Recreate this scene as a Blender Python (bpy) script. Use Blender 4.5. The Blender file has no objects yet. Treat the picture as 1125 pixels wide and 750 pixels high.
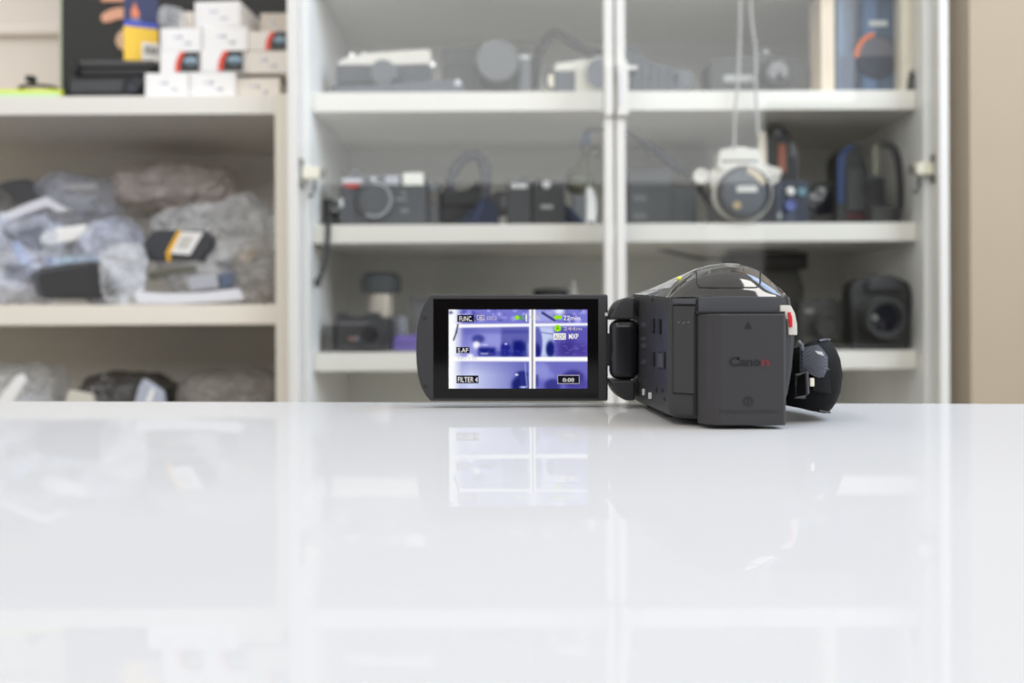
import bpy, bmesh, math, random
import numpy as np
from mathutils import Vector, Matrix, noise

# ------------------------------------------------------------------ camera, light, exposure
SC = bpy.context.scene
COL = SC.collection
TAB = 0.75                                   # table top height
HZ = 363.0                                   # picture row of the horizon
CAM = Vector((0, 0, TAB + 0.0368))
FPX = 1000.0                                 # focal length in pixels of a 1125 px frame
ROLL = math.radians(0.25)
RV = Vector((math.cos(ROLL), 0, -math.sin(ROLL)))
UV = Vector((math.sin(ROLL), 0, math.cos(ROLL)))
FV = Vector((0, 1, 0))

def P(px, py, Y):
    return CAM + FV * Y + RV * ((px - 562.5) * Y / FPX) + UV * ((HZ - py) * Y / FPX)

cd = bpy.data.cameras.new('camera')
cam = bpy.data.objects.new('camera', cd)
COL.objects.link(cam)
cd.sensor_width = 36
cd.lens = FPX * 36 / 1125
cd.shift_y = -(375 - HZ) / 1125
m = Matrix((RV, UV, -FV)).transposed().to_4x4()
m.translation = CAM
cam.matrix_world = m
cd.clip_start = 0.01
cd.dof.use_dof = True
cd.dof.focus_distance = 0.39
cd.dof.aperture_fstop = 7.2
SC.camera = cam

W = bpy.data.worlds.new('world')
SC.world = W
W.use_nodes = True
WORLD_STRENGTH = 0.7
W.node_tree.nodes['Background'].inputs[0].default_value = (1.0, 0.985, 0.96, 1)
W.node_tree.nodes['Background'].inputs[1].default_value = WORLD_STRENGTH

def area(name, loc, target, sx, sy, power, col):
    ld = bpy.data.lights.new(name, 'AREA')
    ld.shape = 'RECTANGLE'; ld.size = sx; ld.size_y = sy; ld.energy = power; ld.color = col
    o = bpy.data.objects.new(name, ld); COL.objects.link(o)
    o.location = loc
    o.rotation_euler = (Vector(target) - Vector(loc)).to_track_quat('-Z', 'Y').to_euler()
    return o
area('window_daylight', (2.2, -0.3, 1.9), (0.0, 0.9, 0.9), 1.3, 1.3, 30, (0.86, 0.92, 1.0))
area('blue_side_fill', (1.15, 0.72, 1.9), (0.0, 0.65, 0.8), 1.1, 0.9, 14, (0.5, 0.68, 1.0))  # added bluish panel out of view, puts the blue reflection on the top shell
area('rear_fill', (-0.3, -2.8, 2.2), (-0.3, 0, 2.0), 4.4, 1.2, 30, (0.96, 0.98, 1.0))  # added soft light behind the viewer, for the shelf fronts and glass haze
area('ceiling_lamp', (0.75, -0.25, 2.5), (0.75, 0.15, 0), 0.25, 1.3, 8, (1.0, 0.97, 0.93))
area('ceiling_lamp', (-0.9, -0.25, 2.5), (-0.9, 0.15, 0), 0.25, 1.3, 8, (1.0, 0.97, 0.93))

SC.view_settings.view_transform = 'Standard'
SC.view_settings.look = 'None'
SC.view_settings.gamma = 1
SC.view_settings.use_curve_mapping = False
SC.view_settings.exposure = 0.3
EXPO = 2 ** -SC.view_settings.exposure           # keeps the screen's own brightness as seen

# ------------------------------------------------------------------ materials
def lin(c):
    c = c / 255.0
    return c / 12.92 if c <= 0.04045 else ((c + 0.055) / 1.055) ** 2.4
def L3(rgb): return tuple(lin(c) for c in rgb)

MATS = {}
def mat(name, rgb, rough=0.5, metal=0.0, spec=0.5, var=0.06, scale=40, bump=0.0, coat=0.0):
    if name in MATS: return MATS[name]
    M = bpy.data.materials.new(name); M.use_nodes = True
    nt = M.node_tree; b = nt.nodes['Principled BSDF']
    c = L3(rgb)
    tc = nt.nodes.new('ShaderNodeTexCoord')
    nz = nt.nodes.new('ShaderNodeTexNoise'); nz.inputs['Scale'].default_value = scale; nz.inputs['Detail'].default_value = 4
    nt.links.new(tc.outputs['Object'], nz.inputs['Vector'])
    mx = nt.nodes.new('ShaderNodeMix'); mx.data_type = 'RGBA'
    mx.inputs[6].default_value = tuple(x * (1 - var) for x in c) + (1,)
    mx.inputs[7].default_value = tuple(min(1, x * (1 + var)) for x in c) + (1,)
    nt.links.new(nz.outputs['Fac'], mx.inputs[0])
    nt.links.new(mx.outputs[2], b.inputs['Base Color'])
    b.inputs['Roughness'].default_value = rough
    b.inputs['Metallic'].default_value = metal
    b.inputs['Specular IOR Level'].default_value = spec
    if coat: b.inputs['Coat Weight'].default_value = coat; b.inputs['Coat Roughness'].default_value = 0.04
    if bump:
        bp = nt.nodes.new('ShaderNodeBump'); bp.inputs['Strength'].default_value = bump; bp.inputs['Distance'].default_value = 0.0004
        n2 = nt.nodes.new('ShaderNodeTexNoise'); n2.inputs['Scale'].default_value = 2500
        nt.links.new(tc.outputs['Object'], n2.inputs['Vector'])
        nt.links.new(n2.outputs['Fac'], bp.inputs['Height']); nt.links.new(bp.outputs['Normal'], b.inputs['Normal'])
    MATS[name] = M
    return M

def mat_emit(name, rgb, strength=1.0):
    if name in MATS: return MATS[name]
    M = bpy.data.materials.new(name); M.use_nodes = True
    nt = M.node_tree; nt.nodes.clear()
    e = nt.nodes.new('ShaderNodeEmission'); e.inputs[0].default_value = L3(rgb) + (1,); e.inputs[1].default_value = strength
    o = nt.nodes.new('ShaderNodeOutputMaterial'); nt.links.new(e.outputs[0], o.inputs[0])
    MATS[name] = M
    return M

def mat_table():
    M = bpy.data.materials.new('white_gloss_lacquer'); M.use_nodes = True
    nt = M.node_tree; b = nt.nodes['Principled BSDF']
    b.inputs['Base Color'].default_value = L3((199, 198, 197)) + (1,)
    b.inputs['Specular IOR Level'].default_value = 0.0; b.inputs['Roughness'].default_value = 0.6
    g = nt.nodes.new('ShaderNodeBsdfGlossy'); g.inputs['Roughness'].default_value = 0.012
    lw = nt.nodes.new('ShaderNodeLayerWeight'); lw.inputs[0].default_value = 0.5
    r = nt.nodes.new('ShaderNodeValToRGB')
    el = r.color_ramp.elements
    el[0].position = 0.0; el[0].color = (0.04,) * 3 + (1,)
    el[1].position = 1.0; el[1].color = (0.42,) * 3 + (1,)
    e = el.new(0.65); e.color = (0.09,) * 3 + (1,)
    e = el.new(0.82); e.color = (0.15,) * 3 + (1,)
    e = el.new(0.93); e.color = (0.32,) * 3 + (1,)
    nt.links.new(lw.outputs['Facing'], r.inputs[0])
    ms = nt.nodes.new('ShaderNodeMixShader')
    nt.links.new(r.outputs[0], ms.inputs[0]); nt.links.new(b.outputs[0], ms.inputs[1]); nt.links.new(g.outputs[0], ms.inputs[2])
    nt.links.new(ms.outputs[0], nt.nodes['Material Output'].inputs[0])
    return M

def mat_glass(name, tint=(0.995, 1.0, 0.995), ior=1.5):
    M = bpy.data.materials.new(name); M.use_nodes = True
    nt = M.node_tree; nt.nodes.clear()
    t = nt.nodes.new('ShaderNodeBsdfTransparent'); t.inputs[0].default_value = tint + (1,)
    g = nt.nodes.new('ShaderNodeBsdfGlossy'); g.inputs['Roughness'].default_value = 0.0
    lw = nt.nodes.new('ShaderNodeLayerWeight'); lw.inputs[0].default_value = 0.5
    pw = nt.nodes.new('ShaderNodeMath'); pw.operation = 'POWER'; pw.inputs[1].default_value = 5
    nt.links.new(lw.outputs['Facing'], pw.inputs[0])
    f0 = ((ior - 1) / (ior + 1)) ** 2
    fr = nt.nodes.new('ShaderNodeMath'); fr.operation = 'MULTIPLY_ADD'; fr.inputs[1].default_value = 0.6; fr.inputs[2].default_value = f0
    nt.links.new(pw.outputs[0], fr.inputs[0])
    ms = nt.nodes.new('ShaderNodeMixShader'); o = nt.nodes.new('ShaderNodeOutputMaterial')
    nt.links.new(fr.outputs[0], ms.inputs[0]); nt.links.new(t.outputs[0], ms.inputs[1]); nt.links.new(g.outputs[0], ms.inputs[2])
    nt.links.new(ms.outputs[0], o.inputs[0])
    return M

def mat_plastic(name, rgb, clear=0.45, rough=0.11):
    """thin crumpled clear bag film"""
    if name in MATS: return MATS[name]
    M = bpy.data.materials.new(name); M.use_nodes = True
    nt = M.node_tree; b = nt.nodes['Principled BSDF']
    b.inputs['Base Color'].default_value = L3(rgb) + (1,)
    b.inputs['Roughness'].default_value = rough
    b.inputs['Specular IOR Level'].default_value = 0.9
    t = nt.nodes.new('ShaderNodeBsdfTransparent')
    tc = nt.nodes.new('ShaderNodeTexCoord')
    nz = nt.nodes.new('ShaderNodeTexNoise'); nz.inputs['Scale'].default_value = 20; nz.inputs['Detail'].default_value = 5
    nt.links.new(tc.outputs['Object'], nz.inputs['Vector'])
    wz = nt.nodes.new('ShaderNodeTexVoronoi'); wz.inputs['Scale'].default_value = 24; wz.feature = 'DISTANCE_TO_EDGE'
    dm = nt.nodes.new('ShaderNodeMix'); dm.data_type = 'VECTOR'; dm.inputs[0].default_value = 0.06
    nt.links.new(tc.outputs['Object'], dm.inputs[4]); nt.links.new(nz.outputs['Color'], dm.inputs[5]); nt.links.new(dm.outputs[1], wz.inputs['Vector'])
    bp = nt.nodes.new('ShaderNodeBump'); bp.inputs['Strength'].default_value = 1.0; bp.inputs['Distance'].default_value = 0.02
    nt.links.new(wz.outputs['Distance'], bp.inputs['Height']); nt.links.new(bp.outputs['Normal'], b.inputs['Normal'])
    r = nt.nodes.new('ShaderNodeMapRange')
    r.inputs[1].default_value = 0.35; r.inputs[2].default_value = 0.65
    r.inputs[3].default_value = max(0, clear - 0.14); r.inputs[4].default_value = min(1, clear + 0.14)
    nt.links.new(nz.outputs['Fac'], r.inputs[0])
    ms = nt.nodes.new('ShaderNodeMixShader')
    nt.links.new(r.outputs[0], ms.inputs[0]); nt.links.new(b.outputs[0], ms.inputs[1]); nt.links.new(t.outputs[0], ms.inputs[2])
    nt.links.new(ms.outputs[0], nt.nodes['Material Output'].inputs[0])
    MATS[name] = M
    return M

def mat_weave(name, rgb, scale=900):
    M = mat(name, rgb, 0.75, var=0.02)
    nt = M.node_tree; b = nt.nodes['Principled BSDF']
    tc = nt.nodes.new('ShaderNodeTexCoord')
    ck = nt.nodes.new('ShaderNodeTexChecker'); ck.inputs['Scale'].default_value = scale
    ck.inputs[1].default_value = L3(rgb) + (1,); ck.inputs[2].default_value = tuple(x * 0.45 for x in L3(rgb)) + (1,)
    nt.links.new(tc.outputs['Object'], ck.inputs['Vector']); nt.links.new(ck.outputs[0], b.inputs['Base Color'])
    bp = nt.nodes.new('ShaderNodeBump'); bp.inputs['Strength'].default_value = 0.6; bp.inputs['Distance'].default_value = 0.0005
    nt.links.new(ck.outputs['Fac'], bp.inputs['Height']); nt.links.new(bp.outputs['Normal'], b.inputs['Normal'])
    return M

def mat_wallpaper(name, rgb):
    M = mat(name, rgb, 0.85, spec=0.2, var=0.03, scale=6)
    nt = M.node_tree; b = nt.nodes['Principled BSDF']
    tc = nt.nodes.new('ShaderNodeTexCoord')
    vz = nt.nodes.new('ShaderNodeTexVoronoi'); vz.inputs['Scale'].default_value = 160
    nt.links.new(tc.outputs['Object'], vz.inputs['Vector'])
    bp = nt.nodes.new('ShaderNodeBump'); bp.inputs['Strength'].default_value = 0.15; bp.inputs['Distance'].default_value = 0.001
    nt.links.new(vz.outputs['Distance'], bp.inputs['Height']); nt.links.new(bp.outputs['Normal'], b.inputs['Normal'])
    return M

WHITE = mat('white_laminate', (228, 224, 215), 0.45, var=0.015)
CREAM = mat('cream_laminate', (232, 224, 210), 0.5, var=0.015)
INNER = mat('inner_laminate', (236, 235, 232), 0.55, var=0.02)
BACKP = mat('cabinet_backing', (238, 237, 232), 0.7, var=0.03, scale=5)
FRAME = mat('white_door_frame', (222, 219, 212), 0.35, var=0.01)
GLASS = mat_glass('door_glass')
BLACK = mat('black_plastic', (30, 30, 32), 0.45)
BLACK2 = mat('black_leatherette', (40, 40, 42), 0.6, bump=0.4)
DKGREY = mat('dark_grey_plastic', (62, 63, 66), 0.5)
MIDGREY = mat('mid_grey_plastic', (100, 102, 106), 0.5)
LENSGL = mat('lens_glass', (20, 22, 30), 0.05, spec=0.9, coat=0.6)
SILVER = mat('satin_silver', (205, 203, 198), 0.3, metal=0.75)
SILVERP = mat('silver_paint', (214, 210, 200), 0.4, metal=0.1)
PALE = mat('pale_marking', (205, 205, 205), 0.5)
RED = mat('red_marking', (190, 45, 40), 0.5)
ORANGE = mat('orange_ring', (235, 120, 60), 0.45)
NAVY = mat('navy_fabric', (28, 36, 58), 0.8)
BLUEG = mat('blue_grey_print', (70, 92, 125), 0.5)
OLIVE = mat('olive_fabric', (96, 96, 80), 0.85)
PURPLE = mat('purple_fabric', (104, 88, 160), 0.8)
PAPER = mat('white_paper', (238, 236, 232), 0.7)
IVORY = mat('ivory_plastic', (232, 226, 205), 0.4)
STEEL = mat('dull_steel', (120, 115, 105), 0.4, metal=0.8)

# ------------------------------------------------------------------ mesh helpers
class MB:
    """collects shapes into one mesh, several material slots allowed"""
    def __init__(s): s.bm = bmesh.new(); s.mats = []
    def mi(s, m):
        if m not in s.mats: s.mats.append(m)
        return s.mats.index(m)
    def merge(s, tmp, m):
        me = bpy.data.meshes.new('tmp'); tmp.to_mesh(me); tmp.free()
        n = len(s.bm.faces); s.bm.from_mesh(me); bpy.data.meshes.remove(me)
        s.bm.faces.ensure_lookup_table(); i = s.mi(m)
        for f in s.bm.faces[n:]: f.material_index = i
        return s
    def box(s, a, b, m, bev=0.0, seg=2, rot=None):
        t = bmesh.new(); bmesh.ops.create_cube(t, size=1)
        a = Vector(a); b = Vector(b); c = (a + b) / 2; d = b - a
        for v in t.verts: v.co = Vector((v.co.x * abs(d.x), v.co.y * abs(d.y), v.co.z * abs(d.z)))
        if bev > 0:
            bev = min(bev, 0.48 * min(abs(x) for x in d))
            bmesh.ops.bevel(t, geom=list(t.edges), offset=bev, segments=seg, profile=0.5, affect='EDGES')
        if rot is not None: bmesh.ops.rotate(t, verts=t.verts, cent=(0, 0, 0), matrix=rot)
        bmesh.ops.translate(t, verts=t.verts, vec=c)
        return s.merge(t, m)
    def prism(s, pts, off, m, bev=0.0, seg=2):
        """planar polygon swept along the vector off"""
        t = bmesh.new(); vs = [t.verts.new(p) for p in pts]
        f = t.faces.new(vs); off = Vector(off)
        r = bmesh.ops.extrude_face_region(t, geom=[f])
        bmesh.ops.translate(t, verts=[g for g in r['geom'] if isinstance(g, bmesh.types.BMVert)], vec=off)
        bmesh.ops.recalc_face_normals(t, faces=t.faces)
        if bev > 0: bmesh.ops.bevel(t, geom=list(t.edges), offset=bev, segments=seg, profile=0.5, affect='EDGES', clamp_overlap=True)
        return s.merge(t, m)
    def loft(s, rings, m, closed=True, caps=True):
        t = bmesh.new(); R = [[t.verts.new(p) for p in r] for r in rings]; n = len(rings[0])
        for a, b in zip(R, R[1:]):
            for i in range(n if closed else n - 1):
                j = (i + 1) % n
                t.faces.new((a[i], a[j], b[j], b[i]))
        if caps and closed: t.faces.new(R[0][::-1]); t.faces.new(R[-1])
        bmesh.ops.recalc_face_normals(t, faces=t.faces)
        return s.merge(t, m)
    def lathe(s, prof, o, axis, m, n=32):
        """prof: (radius, distance along axis)"""
        o = Vector(o); ax = Vector(axis).normalized()
        e1 = ax.orthogonal().normalized(); e2 = ax.cross(e1)
        rings = []
        for r, d in prof:
            r = max(r, 1e-5)
            rings.append([o + ax * d + (e1 * math.cos(2 * math.pi * k / n) + e2 * math.sin(2 * math.pi * k / n)) * r for k in range(n)])
        return s.loft(rings, m)
    def tube(s, pts, r, m, n=8, flat=1.0, closed=False, up=None):
        pts = [Vector(p) for p in pts]; rings = []
        N = len(pts)
        for i, p in enumerate(pts):
            if closed: d = pts[(i + 1) % N] - pts[i - 1]
            else: d = pts[min(i + 1, N - 1)] - pts[max(i - 1, 0)]
            d.normalize()
            u = Vector(up) if up is not None else Vector((0, 0, 1))
            if abs(d.dot(u)) > 0.95: u = Vector((1, 0, 0)) if up is None else Vector((0.3, 1, 0.2))
            e1 = d.cross(u).normalized(); e2 = e1.cross(d).normalized()
            rr = r[i] if isinstance(r, (list, tuple)) else r
            rings.append([p + e1 * math.cos(2 * math.pi * k / n) * rr * flat + e2 * math.sin(2 * math.pi * k / n) * rr for k in range(n)])
        if closed: rings.append(rings[0]); return s.loft(rings, m, caps=False)
        return s.loft(rings, m)
    def ball(s, c, rad, m, sub=3):
        t = bmesh.new(); bmesh.ops.create_icosphere(t, subdivisions=sub, radius=1)
        for v in t.verts: v.co = Vector((v.co.x * rad[0], v.co.y * rad[1], v.co.z * rad[2])) + Vector(c)
        return s.merge(t, m)
    def build(s, name, parent=None, smooth=35, loc=None, wn=True):
        me = bpy.data.meshes.new(name)
        s.bm.to_mesh(me); s.bm.free()
        for x in s.mats: me.materials.append(x)
        if smooth:
            for p in me.polygons: p.use_smooth = True
            me.set_sharp_from_angle(angle=math.radians(smooth))
        o = bpy.data.objects.new(name, me); COL.objects.link(o)
        if smooth and wn and len(me.polygons) < 1500:
            md = o.modifiers.new('normals', 'WEIGHTED_NORMAL'); md.keep_sharp = True
        if parent is not None: o.parent = parent
        if loc is not None: o.location = loc
        return o

def tag(o, label, cat, group=None):
    o['label'] = label; o['category'] = cat
    if group: o['group'] = group
    return o
def struct(o): o['kind'] = 'structure'; return o
def empty(name, loc, label, cat, group=None):
    o = bpy.data.objects.new(name, None); COL.objects.link(o); o.location = loc; o.empty_display_size = 0.02
    return tag(o, label, cat, group)

def spline(pts, k=6):
    """Catmull-Rom through the points"""
    pts = [tuple(p) for p in pts]; q = [pts[0]] + pts + [pts[-1]]; out = []
    for i in range(1, len(q) - 2):
        for j in range(k):
            t = j / k
            out.append(tuple(0.5 * (2 * b + (c - a) * t + (2 * a - 5 * b + 4 * c - d) * t * t + (3 * b - a - 3 * c + d) * t ** 3)
                             for a, b, c, d in zip(q[i - 1], q[i], q[i + 1], q[i + 2])))
    out.append(pts[-1]); return out

class F:
    """a thing laid out in photo pixels on its own plane at depth Y; w = pixels towards the viewer"""
    def __init__(s, name, label, cat, pxc, base_z, Y, group=None):
        s.Y = Y; s.s = Y / FPX; s.pxc = pxc
        p = P(pxc, HZ, Y); s.org = Vector((p.x, Y, base_z)); s.pyb = HZ - (base_z - p.z) / s.s
        s.root = empty(name, s.org, label, cat, group)
    def q(s, px, py, w=0):
        if py is None: py = s.pyb
        return Vector(((px - s.pxc) * s.s, -w * s.s, (s.pyb - py) * s.s))
    def mb(s): return MB()
    def box(s, name, x0, y0, x1, y1, w0, w1, m, bev=1.5, parent=None, mbx=None, seg=2):
        b = mbx or MB(); b.box(s.q(x0, y1, w0), s.q(x1, y0, w1), m, bev * s.s, seg)
        return b if mbx else b.build(name, parent or s.root)
    def disc(s, name, cx, cy, prof, m, parent=None, mbx=None, n=32):
        b = mbx or MB(); b.lathe([(r * s.s, w * s.s) for r, w in prof], s.q(cx, cy, 0), (0, -1, 0), m, n)
        return b if mbx else b.build(name, parent or s.root)
    def poly(s, name, pts, w0, w1, m, bev=0.0, parent=None, mbx=None):
        b = mbx or MB(); b.prism([s.q(x, y, w0) for x, y in pts], (0, -(w1 - w0) * s.s, 0), m, bev * s.s)
        return b if mbx else b.build(name, parent or s.root)
    def tube(s, name, pts, r, m, flat=1.0, parent=None, mbx=None, k=6, n=8, closed=False):
        b = mbx or MB(); b.tube([s.q(*p) for p in spline(pts, k)], r * s.s, m, n, flat, closed)
        return b if mbx else b.build(name, parent or s.root)

def text_mesh(name, body, size, m, parent, loc, rot=(math.pi / 2, 0, 0), xs=1.0, bold=0.0, align='LEFT', ext=0.0):
    cu = bpy.data.curves.new('t', 'FONT'); cu.body = body; cu.size = size; cu.align_x = align; cu.offset = bold; cu.extrude = ext
    cu.resolution_u = 3
    to = bpy.data.objects.new('t', cu); COL.objects.link(to)
    bpy.context.view_layer.update()
    me = bpy.data.meshes.new_from_object(to.evaluated_get(bpy.context.evaluated_depsgraph_get()))
    bpy.data.objects.remove(to); bpy.data.curves.remove(cu)
    me.materials.clear(); me.materials.append(m)
    o = bpy.data.objects.new(name, me); COL.objects.link(o); o.parent = parent
    o.location = loc; o.rotation_euler = rot; o.scale = (xs, 1, 1)
    return o

# ------------------------------------------------------------------ the room
FLOORM = mat('dark_floor', (78, 70, 62), 0.6, scale=8)
WALLM = mat_wallpaper('beige_wall', (228, 219, 211))
PILLM = mat_wallpaper('tan_wallpaper', (176, 160, 137))
REARM = mat('charcoal_blocker', (52, 48, 44), 0.8)
YB = 1.425
struct(MB().box((-4, -3.0, -0.02), (4, YB + 0.1, 0), FLOORM).build('floor', smooth=0))
struct(MB().box((-4, YB, 0), (4, YB + 0.1, 2.8), WALLM).build('wall_back', smooth=0))
xr = P(1065, 0, 1.14).x
struct(MB().box((xr, 1.14, 0), (4, YB, 2.8), PILLM).build('wall_right', smooth=0))
struct(MB().box((1.10, -1.75, 0), (2.6, -1.65, 1.75), REARM).build('rear_dark_blocker', smooth=0))  # unseen dark slab, added to darken the reflection in the right door
struct(MB().box((-4, -3.0, 0), (1.10, -2.9, 1.85), mat('grey_blocker', (150, 147, 142), 0.8)).build('rear_haze_blocker', smooth=0))  # unseen slab, added to cut low light and haze in the lower rows
# moulding on the back wall above the low shelf unit
zt = P(30, 40, YB).z
struct(MB().prism([(-4, YB, zt), (-4, YB - 0.012, zt), (-4, YB - 0.012, zt + 0.010), (-4, YB - 0.005, zt + 0.016), (-4, YB, zt + 0.018)],
                  (3.69, 0, 0), WALLM, 0.001).build('trim_1'))

# ------------------------------------------------------------------ table
t = empty('table', (0.02, 0, TAB), 'white high gloss table in the foreground carrying the black camcorder', 'table')
t.rotation_euler.z = math.radians(-5.0)
TM = mat_table()
TY = 0.4625
MB().box((-0.75, -0.13, -0.030), (0.75, TY, 0), TM, 0.0012, 3).build('tabletop', t, 0)
LEGM = mat('white_leg_paint', (230, 230, 230), 0.4)
for sx in (-1, 1):
    for yy in (-0.07, 0.41):
        MB().box((sx * 0.69 - 0.025, yy - 0.025, -TAB), (sx * 0.69 + 0.025, yy + 0.025, -0.030), LEGM, 0.003).build('leg', t)
MB().box((-0.66, -0.08, -0.085), (0.66, -0.06, -0.030), LEGM, 0.002).build('apron', t)

# ------------------------------------------------------------------ glass cabinet
DF = 1.10          # door front
CF = 1.122         # carcass front
SF = 1.14          # shelf front
cz = CAM.z
xL = P(316, 375, DF).x; xR = P(1044, 375, DF).x; xM = (xL + xR) / 2
cab = empty('glass_cabinet', (xM, CF, 0), 'tall white display cabinet with two glass doors full of old cameras', 'cabinet')
def C(x, y, z): return (x - xM, y - CF, z)
PT = 0.0165
CH = 2.02
CB = 1.395         # carcass back
MB().box(C(xL, CF, 0), C(xL + 2 * PT * 0.66, CB, CH), INNER, 0.001).build('side_panel', cab)
xLi = xL + 2 * PT * 0.66; xRi = xR - 2 * PT * 0.66
MB().box(C(xRi, CF, 0), C(xR, CB, CH), INNER, 0.001).build('side_panel', cab)
MB().box(C(xLi, CF, CH - 0.02), C(xRi, CB, CH), INNER, 0.001).build('top_panel', cab)
MB().box(C(xLi, CF, 0.06), C(xRi, CB, 0.08), INNER, 0.001).build('bottom_panel', cab)
MB().box(C(xLi, CF + 0.03, 0), C(xRi, CF + 0.045, 0.06), WHITE, 0.001).build('plinth', cab)
MB().box(C(xLi, CB - 0.004, 0.08), C(xRi, CB, CH - 0.02), BACKP).build('back_panel', cab)
def zsh(py): return cz + (HZ - py) * SF / FPX
SHELF = {}
for k, (ya, yb) in enumerate([(-195, -172), (-46, -23), (100.5, 122), (246, 266.5), (386.5, 407), (530, 551)]):
    SHELF[k] = zsh(ya)
    MB().box(C(xLi + 0.0005, SF, zsh(yb)), C(xRi - 0.0005, CB - 0.005, zsh(ya)), WHITE, 0.001).build('shelf', cab)
R1, R2, R3, R0 = SHELF[2], SHELF[3], SHELF[4], SHELF[1]
SW = 10.5 * DF / FPX
zb, ztp = 0.07, CH - 0.004
xc0 = P(675.2, 375, DF).x; xc1 = P(677.6, 375, DF).x
for (a, b, left) in ((xL + 0.0005, xc0, True), (xc1, xR - 0.0005, False)):
    d = MB()
    d.box(C(a, DF, zb), C(a + SW, DF + 0.018, ztp), FRAME, 0.0012)
    d.box(C(b - SW, DF, zb), C(b, DF + 0.018, ztp), FRAME, 0.0012)
    d.box(C(a + SW, DF, ztp - 0.03), C(b - SW, DF + 0.018, ztp), FRAME, 0.001)
    d.box(C(a + SW, DF, zb), C(b - SW, DF + 0.018, zb + 0.03), FRAME, 0.001)
    d = d.build('door', cab)
    MB().box(C(a + SW - 0.002, DF + 0.007, zb + 0.028), C(b - SW + 0.002, DF + 0.011, ztp - 0.028), GLASS).build('glass_pane', d, 0)
    # child-lock style catch / handle strip at the meeting stiles
    if left:
        hz0, hz1 = P(672, 128, DF).z, P(672, 72, DF).z
        MB().box(C(b - SW * 0.95, DF - 0.005, hz0), C(b - 0.0012, DF, hz1), FRAME, 0.001).build('handle', d)
    else:
        hz0, hz1 = P(682, 128, DF).z, P(682, 70, DF).z
        g = MB().box(C(a + 0.0012, DF - 0.006, hz0), C(a + SW + 0.003, DF, hz1), FRAME, 0.001)
        g.box(C(a + 0.0025, DF - 0.0068, hz0 + 0.012), C(a + SW * 0.55, DF - 0.0055, hz1 - 0.012), PALE, 0.0003)
        g.box(C(a + SW, DF - 0.003, hz1 - 0.008), C(a + SW + 0.014, DF, hz1 - 0.003), FRAME, 0.0008)
        g.build('handle', d)
# hinges seen through the glass
def hinge(px0, px1, py0, py1, side):
    Yh = 1.1125
    a = P(px0, py1, Yh); b = P(px1, py0, Yh)
    h = MB().box(C(a.x, Yh, a.z), C(b.x, Yh + 0.009, b.z), IVORY, 0.002).build('hinge', cab)
    xe = a.x if side < 0 else b.x
    pl = MB()
    pl.box(C(xe - 0.003, Yh - 0.001, a.z - 0.010), C(xe + 0.003, Yh + 0.008, b.z + 0.010), STEEL, 0.001)
    pl.build('hinge_plate', h)
    for zz in (b.z + 0.006, a.z - 0.006): MB().lathe([(0.0028, 0), (0.0028, 0.0012)], C(xe, Yh - 0.0008, zz), (0, -1, 0), STEEL, 12).build('hinge_screw', h)
    hx = b.x - 0.007 if side < 0 else a.x + 0.004
    MB().tube([C(*p) for p in [(hx, Yh + 0.004, a.z), (hx, Yh + 0.004, a.z - 0.012), (hx - 0.003, Yh + 0.003, a.z - 0.02), (hx - 0.007, Yh + 0.003, a.z - 0.021)]], 0.0022, DKGREY).build('hinge_spring', h)
    MB().box(C(b.x if side < 0 else a.x - 0.007, Yh + 0.001, a.z + 0.002), C(b.x + 0.007 if side < 0 else a.x, Yh + 0.008, b.z - 0.002), STEEL, 0.002).build('hinge_cup', h)
hinge(329.5, 351, 182.5, 196.5, -1)
hinge(1007.5, 1028, 178, 192, 1)

# ------------------------------------------------------------------ low open shelf unit on the left
uL = -1.05; uR = xL - 0.0015
UF = 1.135
unit = empty('shelf_unit', (uL, UF, 0), 'low open white shelf unit with boxes on top and plastic bags inside', 'shelf')
def U(x, y, z): return (x - uL, y - UF, z)
def zu(py): return cz + (HZ - py) * UF / FPX
UT = zu(103.5)
uRi = P(303, 375, UF).x
UBK = 1.405
MB().box(U(uRi, UF - 0.001, 0), U(uR, UBK, UT + 0.002), CREAM, 0.001).build('side_panel', unit)
MB().box(U(uL, UF, 0), U(uL + 0.016, UBK, UT), CREAM, 0.001).build('side_panel', unit)
MB().box(U(uL + 0.016, UF, zu(124)), U(uRi, UBK, UT), WHITE, 0.001).build('top_panel', unit)
MB().box(U(uL + 0.016, UBK - 0.005, 0.05), U(uRi, UBK, zu(124)), mat('beige_backing', (230, 227, 220), 0.6, var=0.02)).build('back_panel', unit)
UB = zu(333); UC = zu(470)
MB().box(U(uL + 0.016, UF, zu(355)), U(uRi, UBK - 0.005, UB), CREAM, 0.001).build('shelf', unit)
MB().box(U(uL + 0.016, UF, zu(492)), U(uRi, UBK - 0.005, UC), CREAM, 0.001).build('shelf', unit)
MB().box(U(uL + 0.016, UF, 0.05), U(uRi, UBK - 0.005, 0.07), CREAM, 0.001).build('shelf', unit)
MB().lathe([(0.0045, 0), (0.006, 0.004), (0.003, 0.008)], U(uRi, UF + 0.05, zu(172)), (-1, 0, 0), BLACK, 14).build('shelf_plug', unit)

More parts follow.
